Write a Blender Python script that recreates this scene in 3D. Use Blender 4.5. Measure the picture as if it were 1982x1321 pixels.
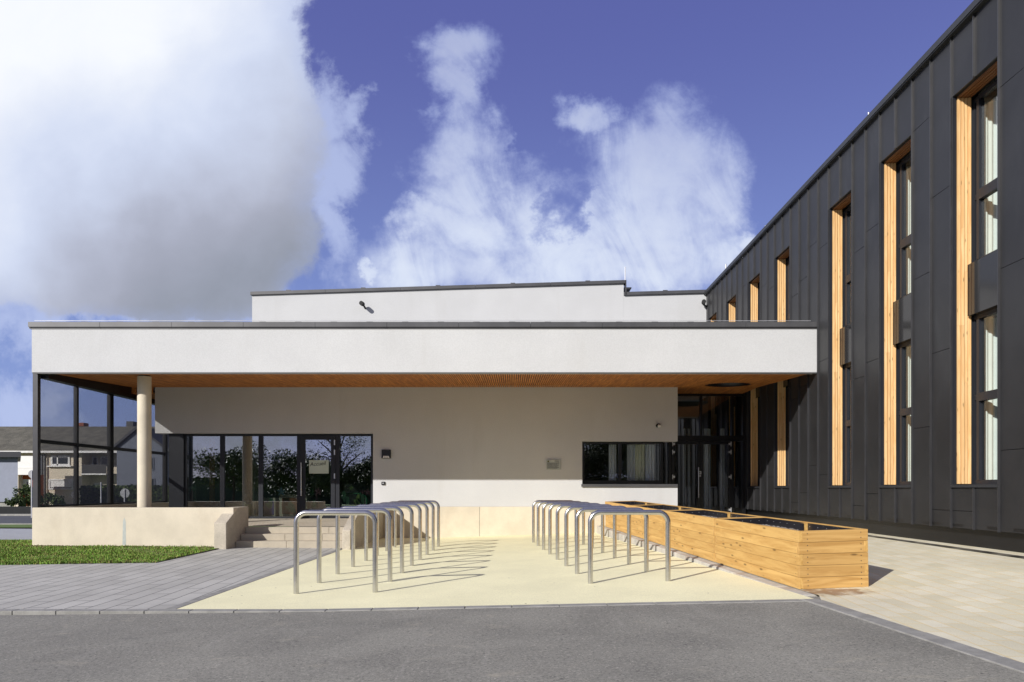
import bpy, math, random
from mathutils import Vector, Matrix
random.seed(7)
PI = math.pi
for o in list(bpy.data.objects): bpy.data.objects.remove(o, do_unlink=True)
SC = bpy.context.scene
COL = SC.collection
H = 1.3            # camera height above the reference level
F = 1321.3         # focal length in photo pixels
HZ = 946.0         # horizon row in the photo

# ---------------------------------------------------------------- camera
cd = bpy.data.cameras.new('camera'); cam = bpy.data.objects.new('camera', cd); COL.objects.link(cam)
cd.lens = 24.0; cd.sensor_width = 36.0; cd.sensor_fit = 'HORIZONTAL'
cd.shift_y = (HZ - 660.5) / 1982.0
cd.clip_start = 0.1; cd.clip_end = 3000
cam.location = (0, 0, H); cam.rotation_euler = (PI/2, 0, 0)
SC.camera = cam

# ---------------------------------------------------------------- view, sun
SC.view_settings.view_transform = 'Standard'; SC.view_settings.look = 'None'
SC.view_settings.exposure = 0.15; SC.view_settings.gamma = 1.0
SUN_AZ = math.radians(42.0); SUN_EL = math.radians(25.5)
sl = bpy.data.lights.new('sun', 'SUN'); sl.energy = 4.6; sl.angle = math.radians(0.5); sl.color = (1.0, 0.965, 0.92)
sun = bpy.data.objects.new('sun', sl); COL.objects.link(sun); sun.location = (-30, -30, 30)
sd = Vector((math.cos(SUN_EL)*math.sin(SUN_AZ), math.cos(SUN_EL)*math.cos(SUN_AZ), -math.sin(SUN_EL)))
sun.rotation_euler = sd.to_track_quat('-Z', 'Y').to_euler()

# ---------------------------------------------------------------- node expression helper
class E:
    """small wrapper: python arithmetic on node sockets"""
    def __init__(s, nt, v): s.nt, s.v = nt, v
    def _m(s, op, *a, clamp=False):
        n = s.nt.nodes.new('ShaderNodeMath'); n.operation = op; n.use_clamp = clamp
        for i, x in enumerate((s,)+a):
            x = x.v if isinstance(x, E) else x
            if isinstance(x, (int, float)): n.inputs[i].default_value = x
            else: s.nt.links.new(x, n.inputs[i])
        return E(s.nt, n.outputs[0])
    def __add__(s, o): return s._m('ADD', o)
    def __sub__(s, o): return s._m('SUBTRACT', o)
    def __mul__(s, o): return s._m('MULTIPLY', o)
    def __truediv__(s, o): return s._m('DIVIDE', o)
    def mx(s, o): return s._m('MAXIMUM', o)
    def mn(s, o): return s._m('MINIMUM', o)
    def smx(s, o, k): return s._m('SMOOTH_MAX', o, k)
    def clamp(s): return s._m('ADD', 0.0, clamp=True)
    def gt(s, o): return s._m('GREATER_THAN', o)
    def exp(s): return s._m('EXPONENT')
    def ss(s, a, b):
        n = s.nt.nodes.new('ShaderNodeMapRange'); n.interpolation_type = 'SMOOTHSTEP'
        s.nt.links.new(s.v, n.inputs[0]); n.inputs[1].default_value = a; n.inputs[2].default_value = b
        return E(s.nt, n.outputs[0])
def nmix(nt, fac, a, b, blend='MIX'):
    n = nt.nodes.new('ShaderNodeMix'); n.data_type = 'RGBA'; n.blend_type = blend; n.clamp_factor = True
    def put(sock, x):
        x = x.v if isinstance(x, E) else x
        if isinstance(x, (int, float)): sock.default_value = x
        elif isinstance(x, tuple): sock.default_value = x if len(x) == 4 else (*x, 1)
        else: nt.links.new(x, sock)
    put(n.inputs[0], fac); put(n.inputs[6], a); put(n.inputs[7], b)
    return n.outputs[2]
def nnoise(nt, vec, scale, detail=4, rough=0.5, dist=0.0, out=0):
    n = nt.nodes.new('ShaderNodeTexNoise'); n.inputs['Scale'].default_value = scale
    n.inputs['Detail'].default_value = detail; n.inputs['Roughness'].default_value = rough
    n.inputs['Distortion'].default_value = dist
    if vec is not None: nt.links.new(vec, n.inputs['Vector'])
    return E(nt, n.outputs[out]) if out == 0 else n.outputs[out]
def ncomb(nt, x, y, z):
    n = nt.nodes.new('ShaderNodeCombineXYZ')
    for i, a in enumerate((x, y, z)):
        if isinstance(a, E): nt.links.new(a.v, n.inputs[i])
        else: n.inputs[i].default_value = a
    return n.outputs[0]

# ---------------------------------------------------------------- sky and clouds (all by direction)
def build_world():
    w = bpy.data.worlds.new('World'); SC.world = w; w.use_nodes = True
    nt = w.node_tree; nt.nodes.clear()
    out = nt.nodes.new('ShaderNodeOutputWorld'); bg = nt.nodes.new('ShaderNodeBackground')
    STR = 0.1
    bg.inputs[1].default_value = STR
    nt.links.new(bg.outputs[0], out.inputs[0])
    sky = nt.nodes.new('ShaderNodeTexSky'); sky.sky_type = 'NISHITA'; sky.sun_disc = False
    sky.sun_elevation = SUN_EL; sky.sun_rotation = PI + SUN_AZ
    sky.air_density = 1.0; sky.dust_density = 0.6; sky.ozone_density = 3.0
    tc = nt.nodes.new('ShaderNodeTexCoord'); sep = nt.nodes.new('ShaderNodeSeparateXYZ')
    nt.links.new(tc.outputs['Generated'], sep.inputs[0])
    X, Y, Z = (E(nt, sep.outputs[i]) for i in range(3))
    front = Y.ss(0.12, 0.3)
    Yc = Y.mx(0.12)
    U = X / Yc; V = Z / Yc
    # warped coordinates
    base = ncomb(nt, U, V, 0.0)
    w1 = nt.nodes.new('ShaderNodeSeparateXYZ'); nt.links.new(nnoise(nt, base, 4.0, 8, 0.62, 0, 1), w1.inputs[0])
    wx = E(nt, w1.outputs[0]) - 0.5; wy = E(nt, w1.outputs[1]) - 0.5
    Uw = U + wx * 0.34; Vw = V + wy * 0.34
    fine = (nnoise(nt, base, 16.0, 12, 0.62, 0.3) - 0.5) * 2.2
    med = (nnoise(nt, base, 6.5, 10, 0.60, 0.5) - 0.5) * 2.2
    wisp = (nnoise(nt, ncomb(nt, U * 1.2 + 3.1, V * 0.9 + U * 0.5, 0.0), 7.0, 12, 0.62, 1.0) - 0.5) * 2.4
    soft = nnoise(nt, base, 3.2, 4, 0.5, 0.0)
    def blob(px, py, rx, ry, u=Uw, v=Vw):
        a = (u - (px-991)/F) / (rx/F); b = (v - (HZ-py)/F) / (ry/F)
        return (a*a + b*b) * -1.0 + 1.0
    def union(bl, k=0.25, u=Uw, v=Vw):
        r = None
        for b in bl:
            m = blob(*b, u=u, v=v)
            r = m if r is None else r.smx(m, k)
        return r
    Us = U + wx * 0.10; Vs = V + wy * 0.10
    big = union([(120, 60, 500, 380), (300, 300, 335, 300), (425, 190, 205, 240), (350, 470, 275, 165), (60, 400, 330, 190), (200, 520, 260, 110)], u=Us, v=Vs)
    bigd = big + fine * 0.25 + med * 0.22
    a_big = bigd.ss(0.0, 0.20)
    w_left = union([(665, 185, 60, 95), (640, 290, 95, 110), (600, 400, 60, 230), (110, 610, 230, 60), (380, 590, 190, 45), (20, 720, 130, 70), (40, 800, 200, 80), (330, 640, 260, 40)])
    a_wl = (w_left + wisp * 0.75 + fine * 0.3).ss(0.0, 1.0) * 0.75
    c2 = union([(895, 120, 85, 85), (870, 230, 75, 95), (900, 340, 130, 95), (965, 440, 150, 110), (800, 420, 80, 60),
                (830, 520, 150, 110), (1000, 545, 430, 110), (900, 440, 160, 80), (1060, 500, 190, 100), (1120, 430, 160, 120), (1230, 330, 150, 130), (1330, 270, 120, 120), (1340, 380, 100, 150),
                (1130, 205, 75, 60), (1340, 540, 150, 110), (1250, 440, 180, 130), (1430, 500, 50, 45), (690, 545, 60, 28), (1190, 520, 240, 80)])
    hole = union([(1095, 395, 42, 55), (1010, 240, 50, 70)]).mx(0.0)
    c2d = c2 + wisp * 0.72 + fine * 0.42 - hole * 0.9
    a_c2 = c2d.ss(-0.25, 1.05)
    low = V.ss(0.62, 0.28)
    a_c2 = (a_c2 * (low * 0.32 + 0.68)).clamp()
    # generic broken cloud for the rest of the sky (seen in the glass)
    dvec = tc.outputs['Generated']
    gen = (nnoise(nt, dvec, 3.2, 7, 0.58, 0.3)).ss(0.36, 0.56) * 0.9
    # colours (target radiance, divided by STR below)
    s = 0.93 / STR
    edge = bigd.ss(0.5, 0.05)
    # lit from the upper left: brightness falls along a diagonal
    t = Us * 0.75 - Vs * 1.15 + (-(100-991)/F*0.75 + (HZ-180)/F*1.15) + (soft - 0.5) * 0.42 + med * 0.05 + fine * 0.02
    c1 = nmix(nt, t.ss(-0.10, 0.24), (0.93*s, 0.955*s, 1.0*s), (0.63*s, 0.70*s, 0.88*s))
    c1 = nmix(nt, t.ss(0.14, 0.42), c1, (0.40*s, 0.42*s, 0.52*s))
    bigc = nmix(nt, t.ss(0.30, 0.56), c1, (0.27*s, 0.295*s, 0.36*s))
    bigc = nmix(nt, edge * 0.35, bigc, (0.36*s, 0.44*s, 0.72*s))
    bigc = nmix(nt, (med * 0.5 + 0.2).clamp() * 0.35, bigc, (0.62*s, 0.68*s, 0.86*s))
    c2t = (c2d.ss(0.1, 1.5) * 0.65 + low * 0.35).clamp()
    c2c = nmix(nt, c2t, (0.36*s, 0.44*s, 0.76*s), (0.76*s, 0.83*s, 0.95*s))
    c2c = nmix(nt, (med * 0.8 + 0.3).clamp() * 0.45, c2c, (0.42*s, 0.46*s, 0.70*s))
    blue = nmix(nt, 1.0, sky.outputs[0], (1.05, 0.85, 1.15), 'MULTIPLY')
    ramp = nmix(nt, Z.ss(0.08, 0.60), (0.235*s, 0.33*s, 0.66*s), (0.112*s, 0.128*s, 0.40*s))
    blue = nmix(nt, 0.75, blue, ramp)
    col = nmix(nt, a_wl * front, blue, (0.50*s, 0.58*s, 0.84*s))
    col = nmix(nt, a_c2 * front, col, c2c)
    col = nmix(nt, a_big * front, col, bigc)
    back = E(nt, front.v) * -1.0 + 1.0
    col = nmix(nt, back * gen, col, (0.31*s, 0.32*s, 0.355*s))
    nt.links.new(col, bg.inputs[0])
build_world()

# ---------------------------------------------------------------- materials
def mat(name, col, rough=0.8, metal=0.0, var=0.12, vscale=3.0, bump=0.0, bscale=60.0, spec=0.5, fine=0.0, fscale=150.0, col2=None, coat=0.0, bdist=0.01):
    m = bpy.data.materials.new(name); m.use_nodes = True; nt = m.node_tree
    b = nt.nodes['Principled BSDF']
    tc = nt.nodes.new('ShaderNodeTexCoord'); v = tc.outputs['Object']
    b.inputs['Roughness'].default_value = rough; b.inputs['Metallic'].default_value = metal
    b.inputs['Specular IOR Level'].default_value = spec; b.inputs['Coat Weight'].default_value = coat
    n = nnoise(nt, v, vscale, 5, 0.6)
    c2 = col2 if col2 else tuple(max(0, c*(1-2*var)) for c in col)
    c = nmix(nt, n.ss(0.3, 0.7), col, c2)
    if fine:
        n2 = nnoise(nt, v, fscale, 2, 0.6)
        c = nmix(nt, n2.ss(0.35, 0.65) * fine, c, tuple(x*0.45 for x in col))
    nt.links.new(c, b.inputs['Base Color'])
    if bump:
        bn = nt.nodes.new('ShaderNodeBump'); bn.inputs['Strength'].default_value = bump; bn.inputs['Distance'].default_value = bdist
        nt.links.new(nnoise(nt, v, bscale, 3, 0.6).v, bn.inputs['Height']); nt.links.new(bn.outputs[0], b.inputs['Normal'])
    return m
def streaked(m, col, axis=2, amt=0.35, sx=3.0, sz=0.25):
    """weather streaks over an existing material"""
    nt = m.node_tree; b = nt.nodes['Principled BSDF']; src = b.inputs['Base Color'].links[0].from_socket
    tc = nt.nodes.new('ShaderNodeTexCoord'); mp = nt.nodes.new('ShaderNodeMapping')
    mp.inputs['Scale'].default_value = (sx, sx, sz); nt.links.new(tc.outputs['Object'], mp.inputs[0])
    n = nnoise(nt, mp.outputs[0], 1.0, 6, 0.65)
    nt.links.new(nmix(nt, n.ss(0.52, 0.75) * amt, src, col), b.inputs['Base Color'])
    return m
def wood_mat(name, c1, c2, axis='X', rough=0.55, rnd=True, knots=True, sc=1.0):
    m = bpy.data.materials.new(name); m.use_nodes = True; nt = m.node_tree; b = nt.nodes['Principled BSDF']
    b.inputs['Roughness'].default_value = rough; b.inputs['Specular IOR Level'].default_value = 0.3
    tc = nt.nodes.new('ShaderNodeTexCoord'); mp = nt.nodes.new('ShaderNodeMapping')
    s = {'X': (0.7, 9, 9), 'Y': (9, 0.7, 9), 'Z': (9, 9, 0.7)}[axis]
    mp.inputs['Scale'].default_value = tuple(x*sc for x in s)
    ge = nt.nodes.new('ShaderNodeNewGeometry')
    isl = E(nt, ge.outputs['Random Per Island'])
    add = nt.nodes.new('ShaderNodeVectorMath'); add.operation = 'ADD'
    nt.links.new(tc.outputs['Object'], add.inputs[0])
    nt.links.new(ncomb(nt, isl*7.0, isl*13.0, isl*5.0), add.inputs[1]); nt.links.new(add.outputs[0], mp.inputs[0])
    n = nnoise(nt, mp.outputs[0], 1.6, 7, 0.6, 1.2)
    c = nmix(nt, n.ss(0.3, 0.7), c1, c2)
    c = nmix(nt, isl * 0.35, c, tuple(x*0.62 for x in c2))
    if knots:
        vo = nt.nodes.new('ShaderNodeTexVoronoi'); mp2 = nt.nodes.new('ShaderNodeMapping')
        s2 = {'X': (2.6, 9, 9), 'Y': (9, 2.6, 9), 'Z': (16, 16, 3.4)}[axis]
        mp2.inputs['Scale'].default_value = tuple(x*sc for x in s2); nt.links.new(add.outputs[0], mp2.inputs[0]); nt.links.new(mp2.outputs[0], vo.inputs['Vector'])
        vo.inputs['Scale'].default_value = 1.0
        d = E(nt, vo.outputs['Distance'])
        c = nmix(nt, d.ss(0.17, 0.05) * 0.8, c, tuple(x*0.25 for x in c2))
    nt.links.new(c, b.inputs['Base Color'])
    bn = nt.nodes.new('ShaderNodeBump'); bn.inputs['Strength'].default_value = 0.25; bn.inputs['Distance'].default_value = 0.004
    nt.links.new(n.v, bn.inputs['Height']); nt.links.new(bn.outputs[0], b.inputs['Normal'])
    return m
def glass_mat(name, tint=(0.75, 0.8, 0.8), refl=0.15, rough=0.0):
    m = bpy.data.materials.new(name); m.use_nodes = True; nt = m.node_tree; nt.nodes.clear()
    o = nt.nodes.new('ShaderNodeOutputMaterial'); mx = nt.nodes.new('ShaderNodeMixShader')
    tr = nt.nodes.new('ShaderNodeBsdfTransparent'); gl = nt.nodes.new('ShaderNodeBsdfGlossy')
    tr.inputs[0].default_value = (*tint, 1); gl.inputs['Roughness'].default_value = rough; gl.inputs[0].default_value = (0.93, 0.96, 1, 1)
    ge = nt.nodes.new('ShaderNodeNewGeometry'); dt = nt.nodes.new('ShaderNodeVectorMath'); dt.operation = 'DOT_PRODUCT'
    nt.links.new(ge.outputs['Normal'], dt.inputs[0]); nt.links.new(ge.outputs['Incoming'], dt.inputs[1])
    ic = (E(nt, dt.outputs['Value'])._m('ABSOLUTE') * -1.0 + 1.0).clamp(); i2 = ic * ic
    tc = nt.nodes.new('ShaderNodeTexCoord'); bn = nt.nodes.new('ShaderNodeBump'); bn.inputs['Strength'].default_value = 0.05; bn.inputs['Distance'].default_value = 0.02
    nt.links.new(nnoise(nt, tc.outputs['Object'], 0.9, 1, 0.4).v, bn.inputs['Height']); nt.links.new(bn.outputs[0], gl.inputs['Normal'])
    f = (i2 * i2 * ic * 0.9 + (0.035 + refl)).clamp()
    nt.links.new(f.v, mx.inputs[0]); nt.links.new(tr.outputs[0], mx.inputs[1]); nt.links.new(gl.outputs[0], mx.inputs[2]); nt.links.new(mx.outputs[0], o.inputs[0])
    return m
def brick_mat(name, c1, c2, joint, bw, bh, rot, mortar=0.008, rough=0.85, var=0.25, jb=0.5, offset=0.5, stain=None):
    m = bpy.data.materials.new(name); m.use_nodes = True; nt = m.node_tree; b = nt.nodes['Principled BSDF']
    b.inputs['Roughness'].default_value = rough; b.inputs['Specular IOR Level'].default_value = 0.3
    tc = nt.nodes.new('ShaderNodeTexCoord'); mp = nt.nodes.new('ShaderNodeMapping'); mp.inputs['Rotation'].default_value = (0, 0, rot)
    nt.links.new(tc.outputs['Object'], mp.inputs[0])
    br = nt.nodes.new('ShaderNodeTexBrick'); nt.links.new(mp.outputs[0], br.inputs['Vector'])
    br.inputs['Scale'].default_value = 1.0; br.inputs['Brick Width'].default_value = bw; br.inputs['Row Height'].default_value = bh
    br.inputs['Mortar Size'].default_value = mortar; br.inputs['Mortar Smooth'].default_value = 0.3; br.offset = offset
    br.inputs['Color1'].default_value = (*c1, 1); br.inputs['Color2'].default_value = (*c2, 1); br.inputs['Mortar'].default_value = (*joint, 1)
    n = nnoise(nt, tc.outputs['Object'], 1.1, 6, 0.6); n2 = nnoise(nt, tc.outputs['Object'], 120, 2, 0.6)
    c = nmix(nt, n.ss(0.35, 0.7) * var, br.outputs['Color'], tuple(x*0.5 for x in c1))
    c = nmix(nt, n2.ss(0.4, 0.65) * 0.22, c, tuple(x*0.5 for x in c1))
    if stain:
        sp = nt.nodes.new('ShaderNodeSeparateXYZ'); nt.links.new(tc.outputs['Object'], sp.inputs[0])
        sx, sy_ = E(nt, sp.outputs[0]) - stain[0], E(nt, sp.outputs[1]) - stain[1]
        dd = (sx*sx*1.6 + sy_*sy_*5.0) * -1.0 + 0.5
        c = nmix(nt, (dd + (nnoise(nt, tc.outputs['Object'], 7.0, 5, 0.6) - 0.5) * 1.6).ss(0.0, 0.5) * 0.8, c, (0.26, 0.13, 0.05))
    nt.links.new(c, b.inputs['Base Color'])
    bn = nt.nodes.new('ShaderNodeBump'); bn.inputs['Strength'].default_value = jb; bn.inputs['Distance'].default_value = 0.006; bn.invert = True
    nt.links.new(br.outputs['Fac'], bn.inputs['Height']); nt.links.new(bn.outputs[0], b.inputs['Normal'])
    return m

def asphalt_mat():
    m = bpy.data.materials.new('asphalt'); m.use_nodes = True; nt = m.node_tree; b = nt.nodes['Principled BSDF']
    b.inputs['Roughness'].default_value = 0.9; b.inputs['Specular IOR Level'].default_value = 0.25
    v = nt.nodes.new('ShaderNodeTexCoord').outputs['Object']
    n = nnoise(nt, v, 0.7, 6, 0.6, 0.4); g = nnoise(nt, v, 36, 6, 0.9); g2 = nnoise(nt, v, 55, 4, 0.85)
    c = nmix(nt, n.ss(0.3, 0.7), (0.205, 0.199, 0.174), (0.30, 0.290, 0.250))
    c = nmix(nt, g.ss(0.48, 0.62) * 0.7, c, (0.44, 0.42, 0.36)); c = nmix(nt, g2.ss(0.50, 0.62) * 0.7, c, (0.085, 0.083, 0.078))
    vo = nt.nodes.new('ShaderNodeTexVoronoi'); vo.inputs['Scale'].default_value = 7; nt.links.new(v, vo.inputs['Vector'])
    c = nmix(nt, E(nt, vo.outputs['Distance']).ss(0.085, 0.05) * 0.8, c, (0.05, 0.05, 0.05))
    vo2 = nt.nodes.new('ShaderNodeTexVoronoi'); vo2.inputs['Scale'].default_value = 11; nt.links.new(v, vo2.inputs['Vector'])
    c = nmix(nt, E(nt, vo2.outputs['Distance']).ss(0.09, 0.05) * 0.8, c, (0.55, 0.52, 0.44))
    mpd = nt.nodes.new('ShaderNodeMapping'); mpd.inputs['Scale'].default_value = (1.6, 2.6, 1); nt.links.new(v, mpd.inputs[0])
    d = nnoise(nt, mpd.outputs[0], 1.3, 7, 0.68, 0.8)
    c = nmix(nt, d.ss(0.57, 0.74) * 0.5, c, (0.46, 0.42, 0.33))
    d2 = nnoise(nt, mpd.outputs[0], 0.9, 6, 0.65, 0.6)
    c = nmix(nt, d2.ss(0.36, 0.24) * 0.5, c, (0.11, 0.11, 0.108))
    mp = nt.nodes.new('ShaderNodeMapping'); mp.inputs['Scale'].default_value = (5.0, 0.25, 1); mp.inputs['Rotation'].default_value = (0, 0, 0.9); nt.links.new(v, mp.inputs[0])
    t = nnoise(nt, mp.outputs[0], 1.5, 3, 0.5)
    c = nmix(nt, t.ss(0.62, 0.72) * 0.22, c, (0.42, 0.40, 0.36))
    nt.links.new(c, b.inputs['Base Color'])
    bn = nt.nodes.new('ShaderNodeBump'); bn.inputs['Strength'].default_value = 0.6; bn.inputs['Distance'].default_value = 0.006
    nt.links.new(g.v, bn.inputs['Height']); nt.links.new(bn.outputs[0], b.inputs['Normal'])
    return m

M = {}
M['asphalt'] = asphalt_mat()
M['yellow'] = mat('yellow_epdm', (0.98, 0.925, 0.60), 0.9, var=0.05, vscale=0.9, bump=0.5, bscale=90, fine=0.25, fscale=60, bdist=0.004)
def specks(m, scale, col, amt=0.8, r0=.05, r1=.03):
    nt = m.node_tree; b = nt.nodes['Principled BSDF']; src = b.inputs['Base Color'].links[0].from_socket
    v = nt.nodes.new('ShaderNodeTexCoord').outputs['Object']; vo = nt.nodes.new('ShaderNodeTexVoronoi'); vo.inputs['Scale'].default_value = scale
    nt.links.new(v, vo.inputs['Vector'])
    c = nmix(nt, E(nt, vo.outputs['Distance']).ss(r0, r1) * amt, src, col)
    d = nnoise(nt, v, 1.6, 8, 0.7, 0.8)
    c = nmix(nt, d.ss(0.60, 0.80) * 0.18, c, (0.45, 0.38, 0.22))
    nt.links.new(c, b.inputs['Base Color'])
specks(M['yellow'], 3.2, (0.12, 0.10, 0.06), 0.9, .05, .03)
M['pavers'] = brick_mat('grey_pavers', (0.47, 0.458, 0.42), (0.54, 0.527, 0.485), (0.10, 0.10, 0.10), 0.9, 0.24, PI/2-0.06, mortar=0.008, var=0.28, jb=0.8)
M['beige'] = brick_mat('beige_pavers', (0.72, 0.665, 0.48), (0.83, 0.78, 0.61), (0.80, 0.64, 0.34), 0.32, 0.16, PI/2+0.10, mortar=0.007, var=0.25, jb=0.4, stain=(3.5, 7.55))
M['terrace'] = brick_mat('terrace_pavers', (0.50, 0.44, 0.34), (0.56, 0.50, 0.40), (0.3, 0.27, 0.2), 0.3, 0.15, 0.0, mortar=0.006)
M['sett'] = mat('kerb_sett', (0.36, 0.352, 0.325), 0.85, var=0.15, vscale=6, bump=0.3, bscale=70, fine=0.3)
M['kerbwhite'] = streaked(mat('pale_kerb', (0.56, 0.53, 0.47), 0.85, var=0.12, vscale=4, bump=0.4, bscale=50, fine=0.25), (0.32, 0.20, 0.10), amt=0.6, sx=1.6, sz=1.0)
M['concrete'] = streaked(mat('beige_concrete', (0.70, 0.625, 0.49), 0.8, var=0.07, vscale=1.7, bump=0.15, bscale=40, fine=0.12, fscale=60), (0.50, 0.42, 0.30), amt=0.35, sx=1.2, sz=0.5)
M['concrete_s'] = streaked(mat('weathered_concrete', (0.58, 0.52, 0.42), 0.85, var=0.10, vscale=2.5, bump=0.35, bscale=50, fine=0.4, fscale=45), (0.30, 0.25, 0.16), amt=0.5, sx=3, sz=2)
M['step'] = mat('step_stone', (0.50, 0.44, 0.34), 0.85, var=0.06, vscale=5, bump=0.3, bscale=120, fine=0.35, fscale=180)
M['plaster'] = streaked(mat('white_plaster', (0.60, 0.605, 0.605), 0.9, var=0.03, vscale=0.7, bump=0.55, bscale=60, spec=0.2, fine=0.13, fscale=42, bdist=0.01), (0.49, 0.485, 0.47), amt=0.3, sx=1.6, sz=0.25)
M['clad'] = streaked(mat('anthracite_metal', (0.026, 0.026, 0.027), 0.45, metal=0.0, var=0.16, vscale=0.9, bump=0.10, bscale=1.8, spec=0.45, bdist=0.03), (0.040, 0.041, 0.043), amt=0.55, sx=2.0, sz=0.6)
M['seam'] = mat('seam_metal', (0.075, 0.075, 0.08), 0.33, metal=0.5, var=0.1, spec=0.6)
M['flash'] = mat('roof_edge_metal', (0.04, 0.042, 0.046), 0.45, metal=0.2, var=0.1, vscale=2)
M['coping'] = mat('coping_metal', (0.10, 0.10, 0.105), 0.45, metal=0.2, var=0.12, vscale=1.5)
M['dark'] = mat('dark_void', (0.012, 0.012, 0.013), 0.8)
M['frame'] = mat('dark_frame', (0.022, 0.024, 0.03), 0.4, var=0.05, spec=0.32)
M['frameblk'] = mat('black_frame', (0.010, 0.010, 0.012), 0.3, var=0.05)
M['plinth'] = mat('black_plinth', (0.012, 0.012, 0.013), 0.35, var=0.2, vscale=1.5)
M['spandrel'] = mat('spandrel_panel', (0.016, 0.016, 0.017), 0.10, var=0.05, spec=0.7)
M['larch'] = wood_mat('larch_reveal', (0.96, 0.68, 0.35), (0.80, 0.47, 0.19), 'Z')
M['larchhead_shaded'] = wood_mat('larch_head_shaded', (0.27, 0.12, 0.045), (0.18, 0.075, 0.03), 'Y', knots=False)  # downward face gets only bounced light, so the larch is painted darker
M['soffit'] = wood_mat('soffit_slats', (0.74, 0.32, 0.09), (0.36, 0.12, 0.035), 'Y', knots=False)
M['planter'] = wood_mat('planter_boards', (0.70, 0.45, 0.155), (0.50, 0.28, 0.08), 'Y', sc=1.0)
M['planterx'] = wood_mat('planter_end_boards', (0.66, 0.415, 0.15), (0.45, 0.25, 0.075), 'X', sc=1.0)
M['liner'] = mat('black_liner', (0.014, 0.014, 0.018), 0.3, var=0.05)
M['gravel'] = mat('dark_gravel', (0.34, 0.31, 0.28), 0.9, var=0.3, vscale=60, bump=1.0, bscale=90, bdist=0.02)
M['steel'] = mat('brushed_steel', (0.62, 0.61, 0.60), 0.24, metal=1.0, var=0.06, vscale=9)
M['chrome'] = mat('door_steel', (0.75, 0.75, 0.75), 0.3, metal=0.7, var=0.02)
M['glassL'] = glass_mat('window_glass', (0.86, 0.90, 0.88), 0.34)
M['glassD'] = glass_mat('tall_window_glass', (0.93, 0.96, 0.95), 0.03)
M['glassE'] = glass_mat('entrance_glass', (0.90, 0.92, 0.92), 0.07)
M['curtain'] = mat('curtain', (0.80, 0.82, 0.79), 0.9, var=0.03)
M['curtain_and_refl'] = mat('grey_curtain_and_reflection', (0.72, 0.76, 0.80), 0.9, var=0.05)  # also colours the strips that imitate reflections at the entrance
M['soil'] = mat('grass_soil', (0.16, 0.15, 0.05), 1.0, var=0.25, vscale=3, col2=(0.12, 0.20, 0.03), bump=0.7, bscale=30, bdist=0.02)
M['field'] = mat('far_grass', (0.12, 0.19, 0.035), 1.0, var=0.2, vscale=0.8)
M['paper'] = mat('paper', (0.55, 0.62, 0.52), 0.8, var=0.02)
M['ink'] = mat('ink', (0.02, 0.02, 0.02), 0.8)
M['white'] = mat('white_paint', (0.78, 0.77, 0.74), 0.7, var=0.03)
M['room'] = mat('room_wall', (0.22, 0.21, 0.19), 0.9, var=0.05)
M['roomfloor'] = mat('room_floor', (0.10, 0.11, 0.08), 0.6)
M['rodwhite'] = mat('rod_metal', (0.7, 0.7, 0.72), 0.35, metal=0.3)

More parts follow.
